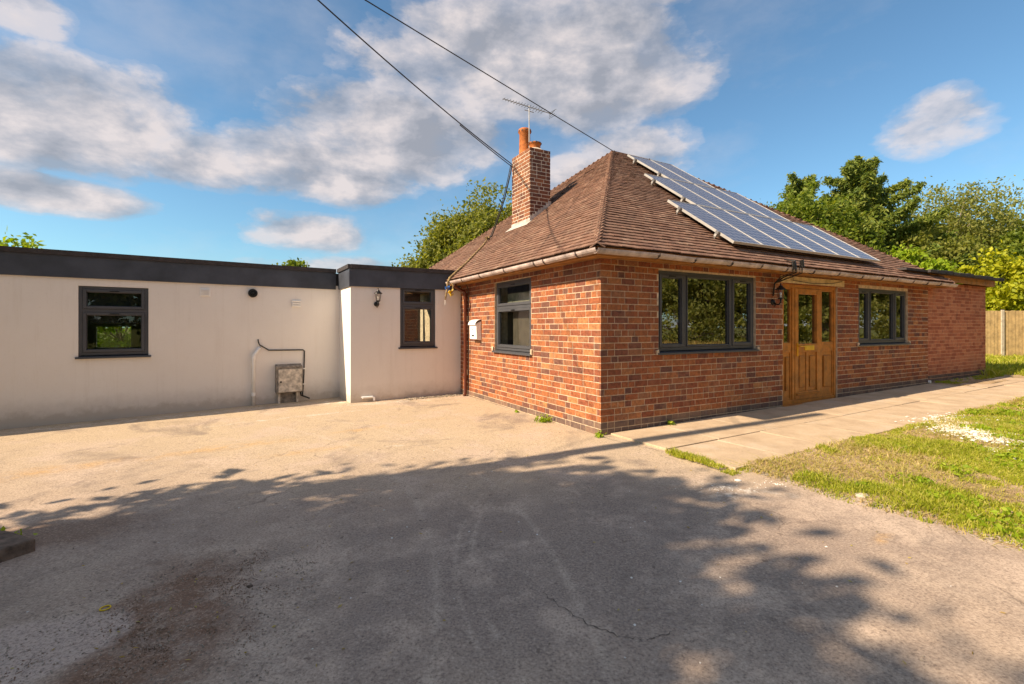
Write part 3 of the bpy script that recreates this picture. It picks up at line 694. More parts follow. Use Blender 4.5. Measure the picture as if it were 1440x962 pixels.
def hip(p0, p1, d1, d2, name='hip_tile'):
    p0, p1 = Vector(p0), Vector(p1); L = (p1-p0).length; d = (p1-p0)/L; k = 0
    d1 = (Vector(d1)-Vector(d1).dot(d)*d).normalized(); d2 = (Vector(d2)-Vector(d2).dot(d)*d).normalized(); up = -(d1+d2).normalized(); up = up if up.z > 0 else -up
    mb = MB(); step = L/round(L/.118)
    while k*step < L-.01:
        q = p0+d*(k*step-.03); lo, hi = .040+random.uniform(-.002, .003), .022; ln = .16; wd_ = .10
        vs = []
        for (t, h) in ((0, lo), (ln, hi)):
            for base in (h-.012, h):
                vs += [q+d*t+up*(base-.016)+d1*wd_, q+d*t+up*(base+.006), q+d*t+up*(base-.016)+d2*wd_]
        fs = [(0, 1, 4, 3), (1, 2, 5, 4), (3, 4, 10, 9), (4, 5, 11, 10), (0, 3, 9, 6), (2, 8, 11, 5), (6, 9, 10, 7), (7, 10, 11, 8)]
        if name == 'hip_tile':
            m1 = MB(); m1.add(vs, fs); m1.build('hip_tile', TILEM[pick([3, 4, 2, 3, 1, 3])], roof, recalc=False)
        else: mb.add(vs, fs, pick([3, 4, 2, 3, 1, 3]))
        k += 1
    if name != 'hip_tile': o = mb.build(name, TILEM, roof, recalc=False); o['kind'] = 'stuff'
ez = RZ-EZ
# directions lie in the two slopes, pointing down and away from the hip
hip(c4[0], r1, (.7, -.35, -.25), (-.35, .7, -.28))
hip(c4[1], r2, (-.7, -.35, -.25), (.35, .7, -.28))
hip(c4[3], r1, (.7, .35, -.25), (-.35, -.7, -.28), 'hip_tiling')
hip(c4[2], r2, (-.7, .35, -.25), (.35, -.7, -.28), 'hip_tiling')
hip(r1, r2, (0, -1, -.72), (0, 1, -.72), 'ridge_tiling')

# chimney
cu0, cu1, cv0, cv1, czb, czt = 1.228, 1.72, 3.76, 4.53, 3.3, 5.09
m = MB(); m.box((cu0, cv0, czb), (cu1, cv1, czt)); chim = m.build('chimney', CMORTAR, house)
CP = Pieces()
cc = .0785
def cpl_front(a, z, L, h, pr): return bx(L, .02+pr, h), (a, cv0-pr, z)
def cpl_left(a, z, L, h, pr): return [(0,0,0),(0,L,0),(.02+pr,L,0),(.02+pr,0,0),(0,0,h),(0,L,h),(.02+pr,L,h),(.02+pr,0,h)], (cu0-pr, a, z)
def cpl_back(a, z, L, h, pr): return bx(L, .02+pr, h), (a, cv1-.02, z)
def cpl_right(a, z, L, h, pr): return [(0,0,0),(0,L,0),(.02+pr,L,0),(.02+pr,0,0),(0,0,h),(0,L,h),(.02+pr,L,h),(.02+pr,0,h)], (cu1-.02, a, z)
Q = Pieces()
brick_wall(Q, cu0-.004, cu1+.004, 3.45, czt, [], cpl_front, [3, 4, 1.5], .5, course=cc, joint=.0165, keyp='cf')
brick_wall(Q, cv0+.024, cv1+.004, 3.40, czt, [], cpl_left, [2, 1.5, 4], .5, course=cc, joint=.0165, keyp='cl')
Q.build('brick', 'brickwork', CBRICK, chim, F_H, 130)
Q2 = Pieces()
brick_wall(Q2, cu0+.03, cu1+.004, 3.45, czt, [], cpl_back, [3, 4, 1.5], .5, course=cc, joint=.0165, keyp='cb')
brick_wall(Q2, cv0+.024, cv1-.03, 3.45, czt, [], cpl_right, [3, 4, 1.5], .5, course=cc, joint=.0165, keyp='cr')
Q2.build('brick', 'brickwork_rear', CBRICK, chim, F_H, 0)
m = MB(); m.lathe([(.001, .09), (.14, .07), (.24, .0)], (1.474, 4.0, czt), 16); m.lathe([(.001, .09), (.14, .07), (.24, .0)], (1.474, 4.3, czt), 16); m.build('flaunching', CMORTAR, chim)
def sl_z(u): return EZ+(u+E)*(RZ-EZ)/4.2
m = MB()
for q in range(8):                                   # stepped flashing on the front cheek
    u0 = cu0-.01+q*.065; u1 = u0+.066
    m.box((u0, cv0-.014, sl_z(u0)-.06), (u1, cv0-.009, sl_z(u1)+.10))
m.box((cu0-.016, cv0-.014, sl_z(cu0)-.05), (cu0-.010, cv1+.01, sl_z(cu0)+.10))
m.box((cu0-.13, cv0-.10, sl_z(cu0-.12)+.03), (cu0-.125, cv0-.09, sl_z(cu0-.12)+.035))
m.add([(cu0-.010, cv0-.09, sl_z(cu0)+.04), (cu0-.14, cv0-.09, sl_z(cu0-.14)+.045), (cu0-.14, cv1+.08, sl_z(cu0-.14)+.045), (cu0-.010, cv1+.08, sl_z(cu0)+.04)], [(0, 1, 2, 3)])
m.build('flashing', LEAD, chim)
def pot(c, r, h, rim):
    m = MB(); m.lathe([(r*1.03, -.02), (r, .04), (r*.95, h*.82), (r*1.12, h*.86), (r*1.14, h*.97), (r*1.02, h), (r*.82, h), (r*.8, h*.3)], c, 20); o = m.build('chimney_pot', POT, chim, smooth=True)
    m = MB()
    for k in range(10):
        t = 2*math.pi*k/10; cx, cy = c[0]+r*1.13*math.cos(t), c[1]+r*1.13*math.sin(t)
        m.obox((cx, cy, c[2]+h*.90), (.016*-math.sin(t), .016*math.cos(t), 0), (.006*math.cos(t), .006*math.sin(t), 0), (0, 0, .014))
    m.build('rim_hole', GUTB, o)
pot((1.42, 4.31, czt+.06), .125, .54, 0); pot((1.50, 4.02, czt+.02), .125, .20, 0)

# ------------------------------------------------------------------ brick annex
AN0, AN1 = HL+.012, 12.30
annex = thing('brick_annex', rot_at(F_H, HW(AN0, .03, .02)), 'low flat roofed salmon brick annex at the far end of the bungalow', 'annex')
TA = Matrix.Translation((-AN0, -.03, -.02))
m = MB(TA); m.box((AN0, .03, -.2), (AN1, 5.5, 2.36)); m.build('wall', AMORTAR, annex)
AP = Pieces()
def pl_an(a, z, L, h, pr): return bx(L, .02+pr, h), (a-AN0, -pr, z-.02)
AP_b = ABR+BLUEM
brick_wall(AP, AN0, AN1, -.1, 2.36, [], pl_an, [4, 3, 4, 1.5], .12, course=.0765, blen=.225, joint=.011, plinth=lambda a: .235, btones=True, proud=.003, keyp='a')
AP.build('brick', 'brickwork', AP_b, annex, rot_at(F_H, HW(AN0, .03, .02)), 300)
m = MB(TA); m.box((AN0-.3, -.12, 2.36), (AN1+.08, -.095, 2.50)); m.box((AN1+.058, -.094, 2.36), (AN1+.08, 5.6, 2.48)); m.build('fascia_board', FAW, annex)
m = MB(TA); m.add([(AN0-1.5, -.2, 2.50), (AN1+.13, -.2, 2.50), (AN1+.13, 5.7, 2.56), (AN0-1.5, 5.7, 2.56), (AN0-1.5, -.2, 2.545), (AN1+.13, -.2, 2.545), (AN1+.13, 5.7, 2.6), (AN0-1.5, 5.7, 2.6)], [(0,3,2,1),(4,5,6,7),(0,1,5,4),(1,2,6,5),(2,3,7,6),(3,0,4,7)]); m.build('roof', FTRIM, annex)
for k in range(11):
    u = AN0-.6+k*.37; m = MB(TA); m.box((u, -.26, 2.49), (u+.36, -.205, 2.555+.008*(k % 3))); m.build('edge_tile', RUBR if k % 3 else FTRIM, annex, bevel=.008)
m = MB(TA); m.add([(11.85, .5, 2.57), (12.4, .5, 2.57), (12.4, .9, 2.57), (11.85, .9, 2.57), (11.85, .5, 2.60), (12.4, .5, 2.70), (12.4, .9, 2.70), (11.85, .9, 2.60)], [(0,3,2,1),(4,5,6,7),(0,1,5,4),(1,2,6,5),(2,3,7,6),(3,0,4,7)]); m.build('roof_upstand', METAL, annex)

# ------------------------------------------------------------------ rendered extension (wing and projecting block)
ext = thing('rendered_extension', F_W, 'low cream rendered extension with grey fascia joined to the left of the bungalow', 'extension')
Wi = F_W.inverted()
def Wl(P): return Wi @ P
TS = Wi @ F_H                                # house coordinates -> extension coordinates
VS = 4.53; US = -2.212
WEND = 4.74; WL0 = -6.0
hole_w = [(.80, 1.665, .885, 2.005)]
m = MB(); wallcells(m, WL0, WEND+.3, -.4, 2.2, hole_w, 0, .25); m.build('wall', RENDER, ext, recalc=False)
m = MB(); wallcells(m, WL0, WEND, -.4, 2.2, [(.62, 1.30, .87, 1.42)], 3.6, 3.8); m.build('wall', RENDER, ext, recalc=False)
m = MB(); m.box((WL0, .252, -.4), (WL0+.2, 3.598, 2.2)); m.box((3.4, .252, -.4), (3.5, 3.598, 2.2)); m.build('wall', RENDER, ext)
m = MB(); m.box((WL0+.2, .252, -.3), (3.4, 3.598, .05)); m.build('floor', DARK, ext)
m = MB(); m.box((WL0+.2, .252, 2.1), (3.4, 3.598, 2.18)); m.build('ceiling', DARK, ext)
mS = MB(TS); wallcells(mS, US, -.002, -.4, 2.2, [(-1.28, -.556, .95, 2.17)], VS, VS+.22); mS.build('wall', RENDER, ext, recalc=False)
# return wall from the block's corner back to the wing
cA = Wl(HW(US, VS)); cB = Wl(Vector((-3.53, 9.65, 0))+wdv*.005)
m = MB(); dr = (cB-cA); nrm = Vector((dr.y, -dr.x, 0)).normalized()
if nrm.x < 0: nrm = -nrm
for (p, q) in ((cA, cB+dr.normalized()*.2),):
    ww = nrm*.2
    m.add([p, q, q+ww, p+ww]+[v+Vector((0, 0, 2.6)) for v in (p, q, q+ww, p+ww)], [(0,3,2,1),(4,5,6,7),(0,1,5,4),(1,2,6,5),(2,3,7,6),(3,0,4,7)])
for i in range(len(m.v)): m.v[i] = m.v[i]+Vector((0, 0, -.4))
m.build('wall', RENDER, ext)
m = MB(TS); m.box((US+.25, VS+2.4, .0), (-.1, VS+2.5, 2.2)); m.build('wall', DARK, ext)
# fascias: deep grey boards with a felt trim above
def fascia(p, q, out, ext_a=0.0, ext_b=0.0):
    p, q = Vector(p), Vector(q); d = (q-p).normalized(); o = Vector(out).normalized(); p = p-d*ext_a; q = q+d*ext_b
    m = MB(); z0, z1 = 2.122, 2.455
    m.add([p+o*.03, q+o*.03, q-o*.02, p-o*.02]+[v+Vector((0, 0, z1-z0)) for v in (p+o*.03, q+o*.03, q-o*.02, p-o*.02)], [(0,3,2,1),(4,5,6,7),(0,1,5,4),(1,2,6,5),(2,3,7,6),(3,0,4,7)])
    for i in range(8): m.v[i] = m.v[i]+Vector((0, 0, z0))
    f = m.build('fascia_board', FASC, ext)
    m = MB(); m.add([p+o*.055-d*.0, q+o*.055, q-o*.06, p-o*.06]+[v+Vector((0, 0, .075)) for v in (p+o*.055, q+o*.055, q-o*.06, p-o*.06)], [(0,3,2,1),(4,5,6,7),(0,1,5,4),(1,2,6,5),(2,3,7,6),(3,0,4,7)])
    for i in range(8): m.v[i] = m.v[i]+Vector((0, 0, z1+.002))
    m.build('roof_edge_trim', FTRIM, f)
fascia((WL0, 0, 0), (WEND-.06, 0, 0), (0, -1, 0))
outr = -nrm
fascia(cB-dr.normalized()*.05, cA, outr, 0, .029)
fascia(cA, Wl(HW(-.03, VS)), Wl(HW(0, 0))-Wl(HW(0, 1)), -.0, 0)
m = MB(); m.box((WL0, .02, 2.2), (WEND+.3, 3.85, 2.45))
m.build('flat_roof', RUBR, ext)
pA, pB, pC, pD = cA+nrm*.03, cB+nrm*.03, Wl(HW(-.02, VS+2.6)), Wl(HW(-.02, VS+.03))
m = MB(); m.add([Vector((p.x, p.y, z)) for z in (2.2, 2.46) for p in (cA+nrm*.03+dr.normalized()*.03, cB+nrm*.03, pC, pD)], [(0,3,2,1),(4,5,6,7),(0,1,5,4),(1,2,6,5),(2,3,7,6),(3,0,4,7)]); m.build('flat_roof', RUBR, ext)
TW = Matrix(((1,0,0,0),(0,-1,0,0),(0,0,1,0),(0,0,0,1)))
casement(ext, TW, .80, 1.665, .885, 2.005, [], trans=1.62, out=-.02)
TSf = TS @ Matrix(((1,0,0,0),(0,-1,0,VS),(0,0,1,0),(0,0,0,1)))
casement(ext, TSf, -1.28, -.556, .95, 2.16, [], trans=1.79, out=-.015)
m = MB(TW); m.box((.88, -.16, 1.42), (1.6, -.155, 1.96)); m.build('roller_blind', BLINDG, ext)
m = MB(TSf); m.box((-1.15, -.5, 1.0), (-.75, -.49, 1.7)); m.build('cupboard', BLINDG, ext)
m = MB(); m.ring(.62, 1.30, .87, 1.42, .05, 3.62, 3.68); bw = m.build('window', WHITEP, ext, label=None) if False else m.build('window', WHITEP, ext)
m = MB(); m.box((.67, 3.645, .92), (1.25, 3.65, 1.37)); m.build('pane', GLASS, bw)

# ------------------------------------------------------------------ fittings on the rendered wing (each a thing)
def onwing(a, z, out=0.0): return rot_at(F_W, F_W @ Vector((a, -out, z)))
vt = thing('wall_vent', onwing(2.455, 1.97), 'square white vent grille next to the round black flue', 'vent', 'white vent grilles on the rendered wall')
m = MB(); m.box((-.078, -.012, -.072), (.078, 0, .072)); m.build('cover', WHITEP, vt, bevel=.004)
for k in range(5):
    m = MB(); m.obox((0, -.02, -.045+k*.022), (.062, 0, 0), (0, .007, .004), (0, -.001, .004)); m.build('slat', WHITEP, vt)
vt = thing('wall_vent', onwing(3.938, 1.815), 'white louvred vent grille high above the meter box', 'vent', 'white vent grilles on the rendered wall')
m = MB(); m.box((-.083, -.014, -.07), (.083, 0, .07)); m.build('cover', WHITEP, vt, bevel=.004)
for k in range(3):
    m = MB(); m.obox((0, -.026, -.042+k*.045), (.076, 0, 0), (0, .013, .006), (0, -.003, .010)); m.build('slat', WHITEP, vt)
fv = thing('flue_vent', onwing(3.192, 1.985), 'round black flue outlet under the wing fascia', 'flue')
m = MB(Matrix.Rotation(R(90), 4, 'X')); m.lathe([(.075, 0), (.08, .03), (.074, .05), (.05, .052), (.045, .02), (.001, .02)], (0, 0, 0), 22); m.build('outlet', BLACKM, fv, smooth=False)
m = MB(Matrix.Rotation(R(90), 4, 'X')); m.lathe([(.022, .02), (.022, .06), (.001, .062)], (0, 0, 0), 14); m.build('core', BLACKM, fv)
wp = thing('waste_pipe', onwing(3.2, 0), 'white plastic waste pipe running down the wing wall', 'pipe')
m = MB(); m.tube([(.11, -.0, .97), (.09, -.03, .965), (.02, -.045, .86), (0, -.045, .83), (0, -.045, -.09)], .026, 12); m.build('pipe', WHITEP, wp, smooth=True)
for z in (.80, .12):
    m = MB(); m.tube([(0, -.045, z-.03), (0, -.045, z+.03)], .033, 12); m.build('pipe_collar', WHITEP, wp)
cbl = thing('conduit', onwing(3.3, 0), 'thin black conduit looping over the meter box', 'conduit')
m = MB(); m.tube([(-.02, -.01, 1.13), (-.018, -.02, 1.09), (0, -.025, 1.03), (.16, -.02, .925), (.76, -.018, .915), (.785, -.018, .89), (.775, -.018, .45), (.75, -.018, .02)], .011, 8); m.build('pipe', CABLE, cbl)
for z in (.55, .25):
    m = MB(); m.box((.745, -.035, z-.012), (.80, -.002, z+.012)); m.build('clip', WHITEP, cbl)
mx_ = thing('meter_box', onwing(3.80, 0), 'weathered pale meter box standing low on the wing wall', 'meter box')
m = MB(); m.add([(-.235, -.17, .115), (.225, -.17, .115), (.225, 0, .115), (-.235, 0, .115), (-.235, -.15, .615), (.225, -.15, .615), (.225, 0, .655), (-.235, 0, .655)], [(0,3,2,1),(4,5,6,7),(0,1,5,4),(1,2,6,5),(2,3,7,6),(3,0,4,7)]); m.build('cabinet', METERD, mx_, bevel=.01)
m = MB(); m.obox((.0, -.176, .35), (.205, 0, 0), (0, .007, 0), (0, .008, .215)); m.build('door', METERB, mx_, bevel=.008)
m = MB(); m.obox((-.165, -.19, .33), (.014, 0, 0), (0, .006, 0), (0, 0, .014)); m.build('lock', BLACKM, mx_)
m = MB(); m.box((-.2, -.13, -.09), (-.165, -.09, .118)); m.box((.12, -.12, -.09), (.15, -.09, .118)); m.build('leg', METERB, mx_)
m = MB(); m.box((-.16, -.06, -.09), (.12, -.02, .118)); m.build('back_board', METERD, mx_)
m = MB(); m.tube([(.19, -.12, .12), (.20, -.12, .05), (.30, -.10, .0), (.36, -.1, -.03)], .015, 8); m.build('hose', CABLE, mx_)
db = thing('weep_pipe', rot_at(F_H, HW(-1.90, VS, -.035)), 'short white drain stub at the foot of the projecting block', 'pipe')
m = MB(); m.tube([(-.10, -.03, .07), (.08, -.035, .07), (.11, -.04, .05), (.11, -.04, .0)], .022, 10); m.tube([(-.10, -.03, .07), (-.10, -.0, .07)], .022, 10); m.build('pipe', WHITEP, db)

def lantern(name, M, label):
    t = thing(name, M, label, 'wall lantern', 'black wall lanterns')
    m = MB(Matrix.Rotation(R(90), 4, 'X')); m.lathe([(.05, 0), (.05, .015), (.03, .03), (.001, .035)], (0, 0, 0), 18); m.build('wall_plate', BLACKM, t, smooth=True)
    m = MB(); m.tube([(0, -.02, 0), (0, -.06, -.035), (0, -.11, -.04), (0, -.135, -.005), (0, -.135, .04)], .012, 8); m.tube([(0, -.03, -.02), (0, -.05, -.055), (0, -.03, -.07)], .007, 6); m.build('arm', BLACKM, t, smooth=True)
    c = (0, -.135, .0)
    m = MB(); m.lathe([(.001, .035), (.03, .04), (.042, .055), (.042, .062), (.03, .064)], c, 6); m.build('lamp_base', BLACKM, t)
    m = MB(); m.lathe([(.034, .062), (.055, .195)], c, 6); m.build('lamp_glass', LAMPG, t)
    m = MB()
    for k in range(6):
        a_ = math.pi/3*k; m.tube([(.036*math.cos(a_), c[1]+.036*math.sin(a_), .06), (.058*math.cos(a_), c[1]+.058*math.sin(a_), .197)], .0035, 4)
    m.build('cage', BLACKM, t)
    m = MB(); m.lathe([(.078, .192), (.075, .20), (.035, .235), (.03, .25), (.012, .258), (.006, .275), (.012, .285), (.001, .30)], c, 12); m.build('lamp_roof', BLACKM, t)
    m = MB(); m.lathe([(.012, .062), (.012, .10), (.018, .13), (.001, .155)], c, 10); m.build('bulb', WHITEP, t, smooth=True)
    return t
lantern('wall_lantern', rot_at(F_H, HW(-1.735, VS, 1.80)), 'black lantern on the cream wall beside the narrow grey window')
lantern('wall_lantern', rot_at(F_H, HW(3.50, -.006, 1.76)), 'black lantern on the brick wall beside the golden oak door')

pb = thing('letter_box', rot_at(F_H @ Matrix.Rotation(R(-90), 4, 'Z'), HW(-.006, 3.66, 1.11)), 'white wall letter box on the sunlit brick near the downpipe', 'letter box')
m = MB(); m.add([(-.155, -.10, .02), (.155, -.10, .02), (.155, 0, 0), (-.155, 0, 0), (-.155, -.11, .30), (.155, -.11, .30), (.155, 0, .36), (-.155, 0, .36)], [(0,3,2,1),(4,5,6,7),(0,1,5,4),(1,2,6,5),(2,3,7,6),(3,0,4,7)]); m.build('body', WHITEP, pb, bevel=.006)
m = MB(); vs = []; K = 7
for i in range(K):
    a_ = math.pi*i/(K-1)*.5; y = -.135*math.cos(a_)+.0; z = .29+.10*math.sin(a_); vs += [(-.165, y, z), (.165, y, z), (-.165, y, z+.008), (.165, y, z+.008)]
fs = []
for i in range(K-1):
    b_ = i*4; fs += [(b_, b_+1, b_+5, b_+4), (b_+2, b_+6, b_+7, b_+3), (b_, b_+4, b_+6, b_+2), (b_+1, b_+3, b_+7, b_+5)]
m.add(vs, fs); m.build('lid', WHITEP, pb)
m = MB(); m.box((-.05, -.108, .075), (.05, -.101, .10)); m.build('window_slot', BLACKM, pb)
m = MB(); m.box((-.012, -.112, .19), (.012, -.104, .214)); m.build('lock', METAL, pb)

# ------------------------------------------------------------------ solar array on the front slope
n_s = Vector((0, -(RZ-EZ), 4.6)).normalized(); s_s = Vector((0, 4.6, RZ-EZ)).normalized()
p_s = Vector((0, -E, EZ-.015))+n_s*.115
TSOL = Matrix(((1, s_s.x, n_s.x, p_s.x), (0, s_s.y, n_s.y, p_s.y), (0, s_s.z, n_s.z, p_s.z), (0, 0, 0, 1)))
MSOL = F_H @ TSOL @ Matrix.Translation((2.42, .35, 0))
sol = thing('solar_array', MSOL, 'stepped array of blue grey solar panels on the front roof slope', 'solar panels')
PW, PH = .722, 1.565
for row, (x0, npan) in enumerate(((0, 6), (.722, 5), (1.45, 3))):
    if row == 1: npan = 4
    if row == 2: npan = 2
    for k in range(npan):
        xo, yo = x0+k*PW, row*(PH+.02)
        m = MB(); m.box((.02, .02, .004), (PW-.022, PH-.02, .034)); cells = None
        me_o = m.build('solar_panel', SOLAR, sol); me_o.location = (xo, yo, 0)
        m = MB(); m.box((0, 0, 0), (.02, PH, .04)); m.box((PW-.022, 0, 0), (PW-.002, PH, .04)); m.box((.02, 0, 0), (PW-.022, .02, .04)); m.box((.02, PH-.02, 0), (PW-.022, PH, .04))
        fr = m.build('frame', ALU, me_o)
    for yy in (.3, 1.2):
        m = MB(); m.box((x0-.045, row*(PH+.02)+yy, -.045), (x0+npan*PW+.06, row*(PH+.02)+yy+.04, -.004)); m.build('rail', ALU, sol)
        m = MB(); m.box((x0-.04, row*(PH+.02)+yy, -.11), (x0-.025, row*(PH+.02)+yy+.035, -.005)); m.box((x0-.045, row*(PH+.02)+yy-.005, -.004), (x0-.004, row*(PH+.02)+yy+.045, .046)); m.build('roof_hook', METAL, sol)

# ------------------------------------------------------------------ aerial
ae = thing('tv_aerial', Matrix.Translation((.372, 10.246, 5.45)), 'thin television aerial standing above the chimney pots', 'aerial')
m = MB(); m.tube([(0, 0, -.35), (0, 0, .62)], .012, 8); m.build('mast', METAL, ae)
b0 = Vector((-.57, 0, .86)); b1 = Vector((.48, 0, .53))
m = MB(); m.tube([b0, b1], .009, 6); m.tube([(0, 0, .55), (0, 0, .70)], .010, 6); m.build('boom', METAL, ae)
m = MB(); m.tube([(-.10, 0, .615), (.10, 0, .56)], .008, 6); m.build('cross_bar', METAL, ae)
dd = (b1-b0).normalized(); pe = Vector((.5, .5, .65)).normalized()
for k in range(15):
    p = b0.lerp(b1, .02+k*.058); L = .055+.004*k
    m = MB(); m.tube([p-pe*L, p+pe*L], .006, 5); m.build('element', METAL, ae)
m = MB()
for q in range(5): m.tube([b1+Vector((.0, 0, -.06+.03*q))-pe*.10, b1+Vector((.03*abs(q-2), 0, -.06+.03*q))+pe*.10], .0045, 5)
m.build('reflector', METAL, ae)

# ------------------------------------------------------------------ cables, pole
def sag(p, q, s, n=24): 
    p, q = Vector(p), Vector(q); return [p.lerp(q, i/n)-Vector((0, 0, 4*s*(i/n)*(1-i/n))) for i in range(n+1)]
pole = thing('utility_pole', Matrix.Translation((-4.85, 2.52, gz(-4.85, 2.5))), 'brown wooden utility pole left of the driveway', 'pole')
m = MB(); m.tube([(0, 0, -.3), (0, 0, 4), (0, 0, 8.15)], [.12, .105, .085], 12); m.build('post', BARK, pole)
m = MB(); m.obox((0, 0, 6.8), (.22, .1, 0), (-.02, .045, 0), (0, 0, .05)); m.build('cross_arm', BARK, pole)
ch_b = HW(cu0-.06, 4.44, 4.93)
w1 = thing('overhead_cable', Matrix.Translation(ch_b), 'thick black overhead cable strung down to the chimney bracket', 'cable', 'overhead cables')
pts = [p-ch_b for p in sag(Vector((-4.85, 2.52, 6.75)), ch_b, .22, 30)]
m = MB(); m.tube(pts, .010, 6); m.build('wire', CABLE, w1)
m = MB(); m.tube([p+Vector((.0, 0, -.03-.004*i)) for i, p in enumerate(pts[-7:])], .009, 6); m.build('wire', CABLE, w1)
ap = HW(A1[0], A1[1], RZ+.04)
w2 = thing('overhead_cable', Matrix.Translation(ap), 'thin upper overhead cable running down to the roof ridge end', 'cable', 'overhead cables')
P2 = Vector((-16.6, -8, 7.55)); pts = [p-ap for p in sag(P2, ap, .03, 30)]
m = MB(); m.tube(pts, .009, 6); m.build('wire', CABLE, w2)
pole2 = thing('utility_pole', Matrix.Translation((-16.6, -8, -.2)), 'far utility pole behind the shade trees', 'pole')
m = MB(); m.tube([(0, 0, -.3), (0, 0, 8.6)], [.13, .09], 10); m.build('post', BARK, pole2)
dc = thing('drop_cable', F_H @ Matrix.Translation((-.4, 4.2, 1.9)), 'old sleeved drop cable hanging from chimney over the gutter, tied with blue and yellow tape', 'cable')
TD = Matrix.Translation((.4, -4.2, -1.9))
up_pts = [(cu0-.05, 4.44, 4.93), (cu0-.09, 4.52, 4.6), (cu0-.12, 4.68, 4.2), (cu0-.16, 4.95, 3.75), (1.06, 5.2, 3.48), (.95, 5.22, 3.39)]
lo_pts = [(.95, 5.22, 3.39), (.75, 5.05, 3.20), (.40, 4.75, 2.93), (.118, 4.54, 2.70), (-.18, 4.35, 2.48), (-.36, 4.24, 2.34), (-.42, 4.20, 2.22), (-.425, 4.2, 2.12), (-.44, 4.24, 1.98), (-.45, 4.25, 1.90)]
m = MB(TD); m.tube(up_pts, .015, 8); m.tube([(p[0]-.02, p[1]+.03, p[2]) for p in up_pts], .008, 6); m.build('cable', CABLE, dc, smooth=True)
m = MB(TD); m.tube(lo_pts, [.016, .018, .02, .022, .024, .024, .022, .02, .018, .012], 8); m.build('sleeve', ROPE, dc, smooth=True)
m = MB(TD); m.tube([(-.36, 4.24, 2.30), (-.34, 4.10, 2.18), (-.38, 4.04, 2.06), (-.40, 4.12, 1.98)], .014, 7); m.build('loose_end', ROPE, dc)
m = MB(TD)
for k in range(6): 
    a_ = k*1.1; m.obox((-.425+.02*math.cos(a_), 4.2+.02*math.sin(a_), 2.10+.01*k), (.03*math.cos(a_), .03*math.sin(a_), .02), (-.006*math.sin(a_), .006*math.cos(a_), 0), (.0, 0, .018))
m.build('tape', BLUET, dc)
m = MB(TD)
for k in range(7):
    a_ = k*.9; m.obox((-.40+.025*math.cos(a_), 4.07+.025*math.sin(a_), 1.99+.014*k), (.03*math.cos(a_), .03*math.sin(a_), .02), (-.006*math.sin(a_), .006*math.cos(a_), 0), (.006, 0, .016))
m.build('tape', YELT, dc)
m = MB(TD); m.tube([(-.45, 4.25, 1.92), (-.455, 4.25, 1.80)], [.009, .003], 6); m.build('frayed_end', WHITEP, dc)
m = MB(TD)
for k in range(5): 
    a_ = k*1.3; m.obox((.95+.03*math.cos(a_), 5.22+.03*math.sin(a_), 3.40+.008*k), (.03*math.cos(a_), .03*math.sin(a_), .01), (-.008*math.sin(a_), .008*math.cos(a_), 0), (0, 0, .02))
m.build('tape', ROPE, dc)
br = thing('wall_cables', F_H @ Matrix.Translation((3.5, -.34, 2.25)), 'tangle of black cables hanging off the gutter above the door lantern', 'cable')
TB = Matrix.Translation((-3.5, .34, -2.25))
for k, (du, r_) in enumerate(((3.38, .014), (3.46, .02), (3.62, .014), (3.56, .008))):
    m = MB(TB); m.tube([(du, -.27, 2.40), (du+.03, -.37, 2.38), (du+.01, -.40, 2.30), (du+.06, -.37, 2.20), (du+.02, -.2, 2.14), (3.52, -.03, 2.06), (3.50, -.02, 1.86 if k < 2 else 1.95)], r_*.6, 6); m.build('cable', CABLE, br, smooth=True)
for k, (p, q) in enumerate((((3.42, -.385, 2.36), (3.44, -.40, 2.24)), ((3.64, -.385, 2.40), (3.66, -.39, 2.28)))):
    m = MB(TB); m.tube([p, q], [.03, .026], 10); m.build('connector', BLACKM, br)
m = MB(TB); m.tube([(3.55, -.30, 2.17), (4.0, -.045, 2.13), (4.6, -.042, 2.10), (5.2, -.04, 2.13), (5.5, -.04, 2.18)], .005, 5); m.build('cable', CABLE, br)

# ------------------------------------------------------------------ concrete path of slabs
path = tag(MB().build('path', PATHM), 'pale concrete slab path along the front of the bungalow', kind='structure') if False else None
pz = lambda u, v: gz(*HW(u, v).xy)
m = MB(F_H); m.add([(.12, -1.80, -.02), (14.5, -1.80, .12), (14.5, -.0, .12), (.12, -.0, -.02)], [(0, 1, 2, 3)]); pth = m.build('path', SOIL); tag(pth, 'pale concrete slab path along the front of the bungalow', kind='structure')
for row, (v0, v1, ju) in enumerate(((-.93, -.015, [.14, 1.0, 1.92, 2.85, 3.7, 4.6, 5.5, 6.4, 7.3, 8.2, 9.1, 10.0, 10.9, 11.8]), (-1.76, -.945, [.14, .95, 1.75, 2.7, 3.55, 4.3, 5.2, 6.1, 7.0, 7.9, 8.9, 9.9, 10.9, 11.9, 12.9, 13.8]))):
    for i in range(len(ju)-1):
        if row == 0 and ju[i] > 9.05: v1 = -.38
        a, b = ju[i]+.004, ju[i+1]-.004; dz = random.uniform(-.004, .006); vv0 = v0+random.uniform(-.02, .02) if row else v0
        vs = [(a, vv0, pz(a, v0)-.03), (b, vv0, pz(b, v0)-.03), (b, v1, pz(b, v1)-.03), (a, v1, pz(a, v1)-.03),
              (a, vv0, pz(a, v0)+.022+dz), (b, vv0, pz(b, v0)+.022+dz), (b, v1, pz(b, v1)+.024-dz), (a, v1, pz(a, v1)+.024-dz)]
        m = MB(F_H); m.add(vs, [(0,3,2,1),(4,5,6,7),(0,1,5,4),(1,2,6,5),(2,3,7,6),(3,0,4,7)]); o = m.build('slab', PATHM, pth, bevel=.006)

